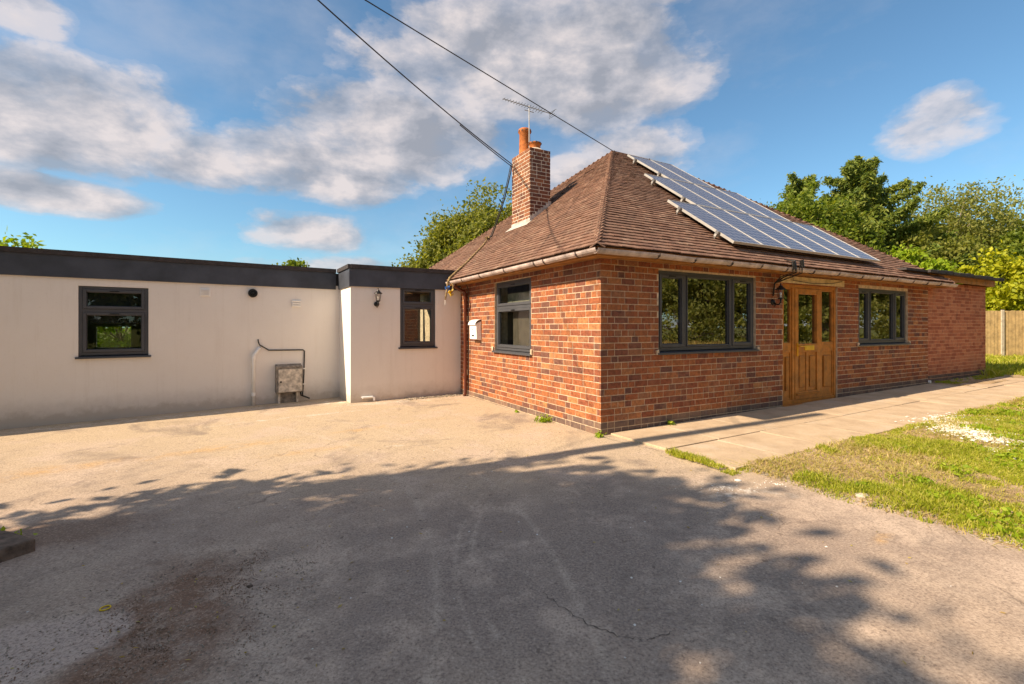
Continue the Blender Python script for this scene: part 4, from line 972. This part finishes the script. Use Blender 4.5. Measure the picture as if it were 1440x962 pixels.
# ------------------------------------------------------------------ cracks in the drive
def crack(pts, wd_, label):
    P = [];
    for i in range(len(pts)-1):
        for k in range(8): P.append(Vector((*pts[i], 0)).lerp(Vector((*pts[i+1], 0)), k/8))
    P.append(Vector((*pts[-1], 0))); m = MB(); vs = []; wd_ *= .32
    for i, p in enumerate(P):
        d = (P[min(i+1, len(P)-1)]-P[max(i-1, 0)]).normalized(); s = Vector((-d.y, d.x, 0)); j = s*random.uniform(-.012, .012); w_ = wd_*random.uniform(.2, 1.2)*(1 if 0 < i < len(P)-1 else .05)
        for q in (p+j-s*w_, p+j+s*w_): vs.append((q.x, q.y, drive_z(q.x, q.y)+.004))
    m.add(vs, [(2*i, 2*i+2, 2*i+3, 2*i+1) for i in range(len(P)-1)]); o = m.build('crack', CRACK, recalc=False); tag(o, label, kind='structure')
G = lambda x, y: ((x-720)/665*(t:=665*1.37/(y-460)), t)
crack([(.15, 2.45), (.25, 2.3), (.37, 2.16), (.5, 2.08), (.62, 2.07), (.72, 2.12)], .007, 'dark curving crack in the near middle of the drive')
crack([(-.3, 7.1), (0, 6.95), (.3, 7.05), (.55, 6.6)], .006, 'thin crack in the sunlit drive near the bungalow corner')
crack([(-5.0, 5.35), (-4.85, 5.5), (-4.65, 5.52)], .006, 'short dark crack in the sunlit drive')
crack([(1.1, 5.85), (1.45, 5.35), (1.76, 4.99)], .008, 'joint between the drive and the slab path')

# ------------------------------------------------------------------ foliage builders
def leaves(C, size, elong=1.8, up=.35, spread=None):
    """rhombus leaves at centres C (N,3)"""
    N = len(C); d = rng.normal(size=(N, 3)); d[:, 2] += up*rng.normal(size=N); d /= np.linalg.norm(d, axis=1)[:, None]
    e = rng.normal(size=(N, 3)); e -= d*(e*d).sum(1)[:, None]; e /= np.linalg.norm(e, axis=1)[:, None]
    s = (size*rng.uniform(.6, 1.4, N))[:, None]
    V = np.empty((N, 4, 3)); V[:, 0] = C-d*s*elong*.5; V[:, 1] = C+e*s*.5; V[:, 2] = C+d*s*elong*.5; V[:, 3] = C-e*s*.5
    V[:, 2, 2] -= s[:, 0]*.25
    return V.reshape(-1, 3), np.arange(N*4).reshape(N, 4)
def tree(name, label, loc, lobes, n, size, m_leaf, trunk_r=.2, trunk_h=None, bark=None, group=None, cat='tree', cl_r=.5, per=60, fill=.5, rise=.0):
    """trunk with limbs to leaf clusters; lobes = (x, y, z, rx, ry, rz) relative to the base"""
    bark = bark or BARK
    t = thing(name, Matrix.Translation(loc), label, cat, group)
    vol = np.array([l[3]*l[4]*l[5] for l in lobes]); pr = vol**(2/3); pr = pr/pr.sum(); ncl = max(8, n//per); cs = []
    for i in range(ncl):
        l = lobes[rng.choice(len(lobes), p=pr)]; d = rng.normal(size=3); d /= np.linalg.norm(d); r = rng.uniform(fill, 1.0)**.7
        r *= 1+.18*mnoise.noise(Vector(tuple(d*2.2+i*.0)))+rng.normal()*.05
        cs.append((l[0]+d[0]*l[3]*r, l[1]+d[1]*l[4]*r, l[2]+d[2]*l[5]*r))
    cs = np.array(cs); cs = cs[cs[:, 2] > .15]
    m = MB(); top = max(l[2] for l in lobes); th = trunk_h or top*.9
    bend = [Vector((rng.normal()*.05*th*k/4, rng.normal()*.05*th*k/4, th*k/4-(.2 if k == 0 else 0))) for k in range(5)]
    m.tube(bend, [trunk_r*(1.15, .95, .8, .6, .35)[k] for k in range(5)], 9)
    sel = cs[rng.choice(len(cs), min(len(cs), 34), replace=False)]
    for c in sel:
        c = Vector(c); k = min(3.4, max(.8, (c.z*.62)/th*4)); i = int(k); p = bend[i].lerp(bend[i+1], k-i); mid = p.lerp(c, .5)+Vector((rng.normal()*.12, rng.normal()*.12, .12*(c-p).length))
        m.tube([p, mid, c], [trunk_r*.34, trunk_r*.2, trunk_r*.05], 5, cap=False)
    m.build('trunk', bark, t, recalc=False)
    C = np.repeat(cs, per, axis=0); rr = cl_r*rng.uniform(.6, 1.3, len(cs)); off = rng.normal(size=(len(C), 3))*np.repeat(rr, per)[:, None]*.5; off[:, 2] *= .7
    C = C+off; V, Fq = leaves(C, size)
    o = npmesh('crown', V, Fq, m_leaf, t); return t
def conifer(name, label, loc, h, r, n, size, m_leaf, group=None, droop=.25):
    t = thing(name, Matrix.Translation(loc), label, 'tree', group)
    m = MB(); m.tube([(0, 0, -.2), (.1, 0, h*.5), (0, .1, h*.97)], [.28, .16, .03], 9); Cs = []; k = 0; nb = int(h*10)
    for i in range(nb):
        z = h*(.08+.90*(i/nb)**.9); a_ = i*2.4+rng.normal()*.3; L = r*(1-(z/h)**1.5*.80)*rng.uniform(.35, 1.18); p0 = Vector((0, 0, z)); P = []
        for s in range(6):
            f = s/5; P.append(Vector((math.cos(a_)*L*f, math.sin(a_)*L*f, z+L*(.35*f-droop*1.2*f*f+.30*f**3))))
        m.tube(P, [.05, .04, .03, .022, .014, .006], 4, cap=False)
        per = int(n/nb*L/r*1.9)+8
        for q in range(per):
            f = rng.uniform(.15, 1.04)**.8; s = min(4, int(f*5)); p = P[s].lerp(P[s+1], f*5-s); w_ = L*.17*(1.15-f)+.10
            Cs.append((p.x+rng.normal()*w_*.6, p.y+rng.normal()*w_*.6, p.z-abs(rng.normal())*.16+rng.normal()*.06))
    m.build('trunk', BARK, t, recalc=False); V, Fq = leaves(np.array(Cs), size, 3.4, -.2); npmesh('crown', V, Fq, m_leaf, t); return t

# trees beyond the house and fence
tree('broadleaf_tree', 'olive green broadleaf tree rising behind the roof left of the chimney', (-.9, 25, -.1),
     [(0, 0, 5.6, 3.4, 3, 3.0), (-2.9, 0, 3.6, 2.3, 2.2, 2.2), (1.6, .3, 6.0, 2.6, 2.4, 2.4), (-1.4, -.5, 5.0, 2.4, 2, 2.5), (-4.3, 0, 3.0, 1.8, 1.5, 2.0), (-2.2, 0, 5.2, 1.9, 1.6, 1.9)], 70000, .10, L_OLIVE, .3, cl_r=.62, per=60, fill=.25)
tree('small_tree', 'tiny treetop showing just above the wing fascia', (-18.2, 37, -.2), [(0, 0, 5.2, 1.0, 1.0, 1.25)], 1500, .16, L_OLIVE, .12, cl_r=.4, per=30, group='treetops peeping over the wing roof')
tree('small_tree', 'wider feathery treetop just above the wing fascia', (-16.6, 36, -.2), [(0, 0, 5.3, 1.1, 1.0, 1.25)], 2200, .16, L_DEC, .12, cl_r=.4, per=30, group='treetops peeping over the wing roof')
tree('shrub', 'bright leafy branches showing over the far left end of the wing roof', (-12.75, 11.9, -.2), [(-.3, 0, 2.85, 1.25, 1.2, 1.15), (-1.2, 0, 2.6, 1.2, 1.2, 1.4)], 4500, .085, L_WEED, .08, cl_r=.28, per=30, cat='shrub', fill=.6)
conifer('conifer', 'tall dark green conifer with uneven tiers beyond the annex', (18.6, 25, 0), 10.4, 4.3, 110000, .065, L_CON)
conifer('conifer', 'smaller conifer with pointed top left of the tall one', (15.5, 25.5, 0), 9.5, 3.2, 60000, .065, L_CON)
tree('broadleaf_tree', 'bright green broadleaf tree behind the right end of the tiled roof', (14.4, 23.5, 0), [(0, 0, 5.3, 2.6, 2.2, 2.9), (1.9, 0, 3.9, 2.4, 2, 2.4), (-1.3, 0, 4.4, 2.0, 2, 2.4)], 30000, .11, L_DEC, .22, cl_r=.5, per=50)
tree('birch_tree', 'pale feathery tree with thin bare branches at the right', (24.2, 26, 0), [(0, 0, 6.7, 3.2, 2.2, 3.0), (-2.9, 0, 5.3, 2.0, 1.8, 2.2), (2.6, 0, 5.8, 2.6, 2, 3.0), (0, 0, 4, 3.4, 2, 2.0), (-1, 0, 2.6, 3, 1.6, 1.6), (-3.6, 0, 3.6, 1.8, 1.5, 2.0)], 44000, .085, L_PALE, .18, cl_r=.62, per=40, bark=BARKP, fill=.2)
tree('broadleaf_tree', 'olive tree standing between the conifer and the pale tree', (20.6, 23.3, 0), [(0, 0, 3.6, 2.2, 1.8, 2.5), (-1.6, 0, 2.6, 2.0, 1.6, 1.9)], 22000, .10, L_OLIVE, .16, cl_r=.5, per=45)
tree('broadleaf_tree', 'dark green tree at the right edge above the golden shrub', (25.6, 23.6, 0), [(0, 0, 3.6, 2.2, 1.8, 2.4), (1.5, 0, 4.6, 2, 2, 2.5)], 22000, .10, L_DEC, .18, cl_r=.5, per=45)
tree('golden_shrub', 'large golden yellow shrub behind the timber fence', (22.0, 19.9, 0), [(0, 0, 2.2, 1.7, 1.2, 1.9), (-1.7, 0, 2.6, 1.2, 1.1, 1.9), (1.3, 0, 1.9, 1.6, 1.2, 1.7)], 15000, .10, L_GOLD, .12, cl_r=.35, per=60, cat='shrub', fill=.75)
tree('golden_shrub', 'yellow green shrub showing above the annex roof', (17.6, 20.8, 0), [(0, 0, 2.7, 1.9, 1.2, 1.9)], 8000, .10, L_WEED, .12, cl_r=.35, per=60, cat='shrub', fill=.7)
for i, (x, y, s) in enumerate(((11.5, 27, 1.0), (28.5, 29, 1.2), (17, 31, 1.3), (22.5, 31, 1.25))):
    tree('broadleaf_tree', ['distant green tree low behind the roof slope', 'distant tree beyond the right edge', 'distant tree behind the tall conifer', 'distant tree behind the pale feathery tree'][i], (x, y, 0), [(0, 0, 4*s, 3*s, 2.4*s, 2.8*s)], 7000, .17, L_DEC if i % 2 else L_OLIVE, .2, cl_r=.7, per=40)
tree('shrub', 'green bush behind the wing seen through its window', (-11.7, 14.2, -.2), [(0, 0, 1.5, 2.0, 1.2, 1.4)], 5000, .10, L_WEED, .08, cl_r=.35, per=40, cat='shrub')
# shade trees left of the camera, whose shadow lies over the drive
def shade(name, label, s, p, cz, r, n, extra=()):
    sd = Vector((math.sin(SUN_AZ), math.cos(SUN_AZ))); pd = Vector((-sd.y, sd.x)); P = sd*s+pd*p
    tree(name, label, (P.x, P.y, -.15), [(0, 0, cz, r, r, r*.95), *extra], n, .12, L_DEC, .26, cl_r=.5, per=50, fill=.0)
shade('shade_tree', 'large shade tree behind and left of the drive', -11.3, .9, 5.5, 3.9, 12500)
shade('shade_tree', 'second shade tree beside the drive entrance', -7.4, 2.9, 6.0, 1.9, 9000)
shade('shade_tree', 'young shade tree close to the left of the drive', -5.6, 2.7, 4.0, 2.1, 11000)
shade('shade_tree', 'bushy shade tree by the near left of the drive', -8.7, .3, 4.9, 2.3, 4200)
# garden beyond the right of the frame, seen in the front windows
for i, (x, y, h, kind) in enumerate(((19, -5, 6, 0), (21, -1.0, 7.5, 1), (20.5, 3.5, 6.5, 0), (23, 7.5, 8, 1), (25, 12, 7, 0), (15, -8, 7, 1), (27, 2, 9, 1), (30, 9, 9, 0))):
    tree('garden_tree', ['olive garden tree at the side of the lawn, seen in the first window', 'green garden tree reflected in the windows', 'round garden tree facing the door', 'tall garden tree facing the second window', 'garden tree near the fence corner', 'garden tree behind the lawn', 'tall back garden tree', 'far garden tree by the fence'][i], (x, y, 0), [(0, 0, h*.62, 2.6, 2.6, h*.38), (.8, .8, h*.5, 2.2, 2.2, h*.28)], 15000, .11, (L_PALE, L_OLIVE)[kind], .2, cl_r=.6, per=40)
for i, (x, y, h) in enumerate(((-16, -14, 7), (-9, -16, 8), (-2, -15, 6.5), (5, -16, 7.5), (12, -14, 7), (-21, -6, 7))):
    tree('garden_tree', ['far left tree behind the camera', 'tall tree behind the camera', 'middle tree behind the drive entrance', 'round tree behind the drive entrance', 'right hand tree behind the drive entrance', 'tree beyond the left end of the wing'][i], (x, y, -.2), [(0, 0, h*.5, 4, 2.6, h*.5)], 5000, .24, (L_OLIVE, L_DEC)[i % 2], .2, cl_r=.8, per=40)
for i, (x, y, r_, k_) in enumerate(((17.5, -6, 1.6, 0), (17.8, -2.8, 1.5, 1), (18.2, .2, 1.4, 0), (18.6, 3.0, 1.7, 1), (20, 6.2, 1.8, 0), (22, 9.2, 1.9, 1), (24, 13, 1.8, 0), (17, -9.5, 1.8, 1))):
    tree('garden_shrub', ['round olive shrub at the lawn side facing the first window', 'yellow green shrub at the lawn side facing the first window', 'olive shrub at the lawn side facing the door', 'yellow green shrub at the lawn side facing the door', 'olive shrub facing the second window', 'yellow green shrub facing the second window', 'olive shrub at the far end of the garden side', 'yellow green shrub behind the lawn'][i], (x, y, 0), [(0, 0, r_*.7, r_*1.1, r_*1.2, r_*.85)], 4200, .09, (L_OLIVE, L_PALE)[k_], .08, cl_r=.35, per=40, cat='shrub', fill=.5)
N = 16000; X = rng.uniform(13.5, 19, N); Y = rng.uniform(-6, 11.5, N); L_ = rng.uniform(.2, .6, N)
B = np.stack([X, Y, .0145*(np.minimum(X, 14)-1.11)+.02+0*X], 1); ok = X > Y*1.12+.8; B = B[ok]; L_ = L_[ok]; N = len(B)
dv = rng.normal(size=(N, 3))*.25; dv[:, 2] = 1; dv *= L_[:, None]; sd_ = rng.normal(size=(N, 3)); sd_[:, 2] = 0; sd_ /= np.linalg.norm(sd_, axis=1)[:, None]
V = np.stack([B-sd_*.02, B+sd_*.02, B+dv+sd_*.004, B+dv-sd_*.004], 1).reshape(-1, 3)
o = npmesh('tall_dry_grass', V, np.arange(N*4).reshape(N, 4), L_DRY); tag(o, 'tall dry golden grass at the side of the garden', 'grass', kind='stuff')

# ------------------------------------------------------------------ fence
fx0, fx1, fy = 16.6, 24.0, 17.05
fence = thing('timber_fence', Matrix.Translation((fx0, fy, .15)), 'tall pale timber board fence beyond the annex', 'fence')
k = 0; x = 0
while x < fx1-fx0:
    m = MB(); h = 1.80+random.uniform(-.008, .008)
    m.add([(0, 0, 0), (.135, -.012, 0), (.135, .006, 0), (0, .006, 0), (0, 0, h), (.135, -.012, h), (.135, .006, h), (0, .006, h)], [(0,3,2,1),(4,5,6,7),(0,1,5,4),(1,2,6,5),(2,3,7,6),(3,0,4,7)])
    o = m.build('board', TIM, fence); o.location = (x, random.uniform(-.003, .003), 0); x += .127
for px_ in (1.05, 2.85, 4.65, 6.45):
    m = MB(); m.box((px_-.05, -.06, -.1), (px_+.05, -.016, 1.83)); m.build('post', POSTC, fence, bevel=.006)
for z in (.3, 1.0, 1.6):
    m = MB(); m.box((0, .02, z-.03), (fx1-fx0, .06, z+.03)); m.build('rail', TIM, fence)

# ------------------------------------------------------------------ lawn, weeds, straw, rubble
def blades(n, box, dens, hmin, hmax, wd_, m_, name, label, lean=.5, zoff=0.0):
    X = rng.uniform(box[0], box[1], n); Y = rng.uniform(box[2], box[3], n); keep = []
    for i in range(n):
        x, y = X[i], Y[i]
        if abs(x)/max(y, .1) > 1.16 or y < 2.2: keep.append(0); continue
        keep.append(rng.random() < dens(x, y))
    keep = np.array(keep, bool); X, Y = X[keep], Y[keep]; N = len(X)
    Z = np.array([lawn_z(a, b) for a, b in zip(X, Y)])-.004+zoff
    far = 1+np.clip((Y-4)/7, 0, 1.6)
    lean *= 1.7; Hh = rng.uniform(hmin, hmax, N)*np.array([.7+.9*max(0, n3(a, b, 1.1, 5)+.35) for a, b in zip(X, Y)])
    B = np.stack([X, Y, Z], 1); a_ = rng.uniform(0, 2*math.pi, N); ln = np.abs(rng.normal(size=N))*lean
    d1 = np.stack([np.cos(a_)*ln*.35, np.sin(a_)*ln*.35, np.ones(N)], 1)*(Hh*.6)[:, None]; d2 = d1+np.stack([np.cos(a_)*ln, np.sin(a_)*ln, np.full(N, .7)], 1)*(Hh*.5)[:, None]
    b_ = rng.uniform(0, 2*math.pi, N); sd_ = np.stack([np.cos(b_), np.sin(b_), 0*b_], 1)*(wd_*far)[:, None]*.5
    V = np.stack([B-sd_*.8, B+sd_*.8, B+d1+sd_, B+d1-sd_, B+d2+sd_*.15, B+d2-sd_*.15], 1).reshape(-1, 3); i6 = np.arange(N)*6
    Fq = np.concatenate([np.stack([i6, i6+1, i6+2, i6+3], 1), np.stack([i6+3, i6+2, i6+4, i6+5], 1)])
    o = npmesh(name, V, Fq, m_); tag(o, label, 'grass', kind='stuff'); return o
def inlawn(x, y, pad=0.0):
    u, v = toH(x, y); return (v < -1.74-pad and u > lawn_edge(v)+.02+pad) or (u > 12.4+pad and v < 6) or (9.2 < u and -.36 < v < -.03) or (u > 9.6 and v < -1.7)
def d_green(x, y):
    if not inlawn(x, y): 
        u, v = toH(x, y)
        return .9 if (.0 < u < .12 and -1.85 < v < -1.05) else 0
    u, v = toH(x, y); e = min(1, (u-lawn_edge(v))/.25+.15); q = n3(x, y, 1.0, 2)+.55*n3(x, y, 4, 9)
    return max(.02, min(1, .30+q*2.1))*max(.05, e)
def d_straw(x, y):
    if not inlawn(x, y): return 0
    q = n3(x, y, 1.0, 2)+.55*n3(x, y, 4, 9); return max(.10, min(.8, .38-q*.9))
blades(330000, (1.6, 6.8, 2.2, 6.6), d_green, .02, .05, .006, L_GRASS, 'lawn_grass', 'bright green lawn grass beside the drive, nearest part')
blades(230000, (4, 14, 4.5, 11.5), lambda x, y: 0 if (x < 6.8 and y < 6.6) else d_green(x, y), .03, .06, .007, L_GRASS, 'lawn_grass', 'patchy bright green lawn grass beside the drive and path')
blades(200000, (1.6, 12, 2.2, 9.5), d_straw, .02, .05, .006, L_STRAW, 'dry_grass', 'straw coloured dry grass lying in the lawn', 2.0)
blades(26000, (11.5, 19, 9, 17), lambda x, y: 1.0 if inlawn(x, y) else 0, .06, .20, .010, L_GRASS, 'rough_grass', 'long rough grass growing at the foot of the timber fence')
def broad(n, clumps, m_, name, label):
    Cs = []
    for (x, y, r, k, hh) in clumps:
        for i in range(k):
            a_ = rng.uniform(0, 6.28); q = r*math.sqrt(rng.random()); Cs.append((x+q*math.cos(a_), y+q*math.sin(a_), lawn_z(x, y)+rng.uniform(.01, hh)))
    V, Fq = leaves(np.array(Cs), n, 1.9, -.3); o = npmesh(name, V, Fq, m_); tag(o, label, 'weeds', kind='stuff')
cl = []
for i in range(620):
    x, y = rng.uniform(1.9, 10), rng.uniform(2.4, 9.5)
    if inlawn(x, y, .12) and n3(x, y, 1.0, 2)+.3*n3(x, y, 4, 9) > -.08: cl.append((x, y, rng.uniform(.06, .17), 60, rng.uniform(.03, .075)))
broad(.020, cl, L_WEED, 'lawn_weeds', 'broad leaved clover and weeds growing in the lawn')
def weedplant(x, y, z, r, n, label, h=.07):
    t = thing('weed', Matrix.Translation((x, y, z)), label, 'weed'); Cs = rng.normal(size=(n, 3))*r*.5; Cs[:, 2] = np.abs(Cs[:, 2])*.8*h/.07+.005
    V, Fq = leaves(Cs, .022, 2.0); npmesh('foliage', V, Fq, L_WEED, t)
    m = MB()
    for k in range(6): a_ = k; m.tube([(0, 0, -.01), (math.cos(a_)*r*.4, math.sin(a_)*r*.4, h*.6)], .0015, 4)
    m.build('stem', L_WEED, t)
p = HW(-.12, 1.12); weedplant(p.x, p.y, drive_z(p.x, p.y), .11, 150, 'small green weed against the foot of the sunlit brick wall')
p = HW(-.06, -.03); weedplant(p.x, p.y, drive_z(p.x, p.y), .06, 60, 'tiny weed at the corner of the brick bungalow')
p = HW(-.08, 2.0); weedplant(p.x, p.y, drive_z(p.x, p.y), .035, 30, 'tiny sprout under the side window')
p = HW(1.15, -.06); weedplant(p.x, p.y, pz(1.15, 0)+.02, .05, 50, 'little weed at the plinth under the first front window')
weedplant(-3.28, 3.05, -.07, .10, 120, 'green weed tuft beside the concrete block', .06)
# grass fringe in the joint between drive and path
def joint_grass():
    N = 2600; t_ = rng.random(N); t_ = t_[np.sin(t_*17)+np.sin(t_*41+1) > -.5]; N = len(t_); P0, P1 = np.array([1.80, 4.97]), np.array([2.20, 4.42])
    XY = P0+(P1-P0)*t_[:, None]+rng.normal(size=(N, 2))*.035; B = np.column_stack([XY, [drive_z(a, b) for a, b in XY]])
    h = rng.uniform(.01, .035, N); dv = rng.normal(size=(N, 3))*.5; dv[:, 2] = 1; dv *= h[:, None]; sd_ = rng.normal(size=(N, 3)); sd_[:, 2] = 0; sd_ = sd_/np.linalg.norm(sd_, axis=1)[:, None]*.003
    V = np.stack([B-sd_, B+sd_, B+dv+sd_*.2, B+dv-sd_*.2], 1).reshape(-1, 3); o = npmesh('joint_grass', V, np.arange(N*4).reshape(N, 4), L_GRASS)
    tag(o, 'strip of short grass in the joint at the end of the slab path', 'grass', kind='stuff')
joint_grass()
def chips(name, label, pts, smin, smax, m_, zf, flat=.5, cat='rubble'):
    Vs = []; Fs = []; b = 0; ico = [(0,0,1),(.9,0,.1),(0,.9,0),(-.9,0,.1),(0,-.9,0),(0,0,-1)]; fc = [(0,1,2),(0,2,3),(0,3,4),(0,4,1),(5,2,1),(5,3,2),(5,4,3),(5,1,4)]
    for x, y in pts:
        s = rng.uniform(smin, smax); a_ = rng.uniform(0, 6.28); ca, sa = math.cos(a_), math.sin(a_); q = rng.uniform(.6, 1.3, 3)
        for v in ico:
            vx, vy, vz = (v[0]+rng.normal()*.15)*q[0]*s, (v[1]+rng.normal()*.15)*q[1]*s, (v[2]+rng.normal()*.1)*q[2]*s*flat
            Vs.append((x+vx*ca-vy*sa, y+vx*sa+vy*ca, zf(x, y)+vz+s*flat*.4))
        Fs += [tuple(k+b for k in f) for f in fc]; b += 6
    o = npmesh(name, Vs, Fs, m_); tag(o, label, cat, kind='stuff')
pts = []
for (u, v, ru, rv, n_) in ((4.35, -2.0, .5, .22, 2200), (3.9, -2.3, .4, .24, 1800), (3.5, -2.6, .22, .18, 450), (3.7, -3.0, .7, .07, 450), (2.85, -2.7, .14, .10, 240)):
    for i in range(n_): p = HW(u+rng.normal()*ru*.55, v+rng.normal()*rv*.7); pts.append((p.x, p.y))
chips('plaster_rubble', 'pile of broken white plaster chips lying on the lawn by the path', pts, .006, .024, STONE[0], lambda x, y: lawn_z(x, y)+.010, .4)
pts = [(p.x, p.y) for p in [HW(rng.uniform(-1.2, -.12), 4.40+rng.normal()*.07) for i in range(700)]]
chips('gravel_strip', 'low strip of loose gravel at the foot of the projecting block', pts, .008, .022, STONE[1], drive_z, .7, 'gravel')
pts = []
for i in range(1500):
    a_ = rng.uniform(0, 6.3); q = rng.random()**.5; pts.append((-1.6+.65*q*math.cos(a_), 2.15+.85*q*math.sin(a_)))
for i in range(500): pts.append((rng.uniform(-7, 5), rng.uniform(1.9, 7)))
pts = [q for q in pts if toH(*q)[0] < 0.1 and (toH(*q)[0] < 0 or toH(*q)[1] < 0)]
chips('loose_grit', 'loose grit and small stones scattered over the drive', pts, .002, .0065, STONE[1], drive_z, .7, 'grit')
pts = [(rng.uniform(-4, 4), rng.uniform(1.9, 6)) for i in range(90)]; pts = [q for q in pts if toH(*q)[0] < 0]
pts += [(1.75+rng.normal()*.12, 3.95+rng.normal()*.05) for i in range(50)]+[(2.22+rng.normal()*.08, 4.05+rng.normal()*.05) for i in range(30)]
pts_ = []
for i in range(9000):
    a_ = rng.uniform(0, 6.3); q = rng.random()**.7; x_ = -1.62+q*math.cos(a_)*.50; y_ = 2.2+q*math.sin(a_)*1.0; x_ += (y_-2.2)*.35
    if n3(x_, y_, 3.5, 4)+.5*n3(x_, y_, 12, 2) > .02+.35*q*q: pts_.append((x_, y_))
chips('earth_crumbs', 'crumbs of reddish brown earth lying on the near left of the drive', pts_, .0015, .0048, EARTH, drive_z, .7, 'earth')
chips('white_flecks', 'small white plaster flecks scattered over the drive', pts, .003, .010, STONE[0], drive_z, .5, 'debris')
pts = [(p.x, p.y) for p in [HW(lawn_edge(v_)+.04+abs(rng.normal())*.12, v_) for v_ in rng.uniform(-4.4, -1.8, 700)]]
chips('edge_gravel', 'gravel and broken tarmac along the edge of the lawn', pts, .004, .02, STONE[1], lambda x, y: lawn_z(x, y)-.002, .6, 'gravel')
Cs = []
for i in range(170):
    x, y = (rng.uniform(-3.2, 2.4), rng.uniform(1.9, 5.5)) if i > 60 else (-1.6+rng.normal()*.4, 2.2+rng.normal()*.5)
    if toH(x, y)[0] < 0: Cs.append((x, y, drive_z(x, y)+.006))
V, Fq = leaves(np.array(Cs), .012, 2.2); V[:, 2] = np.minimum(V[:, 2], V[:, 2].mean()+.4); 
Vr = V.reshape(-1, 4, 3); Vr[:, :, 2] = Vr[:, :, 2].mean(1, keepdims=True)+(Vr[:, :, 2]-Vr[:, :, 2].mean(1, keepdims=True))*.3
o = npmesh('fallen_leaves', Vr.reshape(-1, 3), Fq, L_DRY); tag(o, 'dry fallen leaves and bits of twig on the shaded drive', 'leaves', kind='stuff')

# small things on the ground
cb = thing('concrete_block', Matrix.Translation((-3.35, 2.98, -.065)) @ Matrix.Rotation(R(-21), 4, 'Z'), 'weathered brown concrete block lying at the left edge of the drive', 'block')
m = MB(); m.box((-.82, -.16, -.02), (.30, .14, .085)); m.build('body', CONCB, cb, bevel=.014)
rg = thing('rubber_ring', Matrix.Translation((-2.03, 2.36, drive_z(-2.03, 2.36)+.005)), 'small yellow rubber ring lying on the near left of the drive', 'ring')
m = MB(); m.tube([(.021*math.cos(t), .021*math.sin(t), 0) for t in [2*math.pi*k/18 for k in range(19)]], .0035, 6, cap=False); m.build('band', YELR, rg, smooth=True)
for i, (x, y, s, lb) in enumerate(((1.98, 4.15, .022, 'small white stone at the lawn corner beside the drive'), (2.75, 3.72, .04, 'flat pinkish stone in the sparse grass near the path'), (-1.42, 2.56, .013, 'dark pebble in the brown earth on the drive'))):
    t = thing('stone', Matrix.Translation((x, y, (lawn_z if i == 1 else drive_z)(x, y)+s*.2)), lb, 'stone')
    bm = bmesh.new(); bmesh.ops.create_icosphere(bm, subdivisions=2, radius=s)
    for v in bm.verts: v.co *= 1+.25*mnoise.noise(v.co*30+Vector((i, 0, 0))); v.co.z *= .5; v.co.x *= 1.4
    me = bpy.data.meshes.new('body'); bm.to_mesh(me); bm.free(); me.materials.append([STONE[0], POSTC, CONCB, STONE[0]][i]); o = bpy.data.objects.new('body', me); COL.objects.link(o); o.parent = t
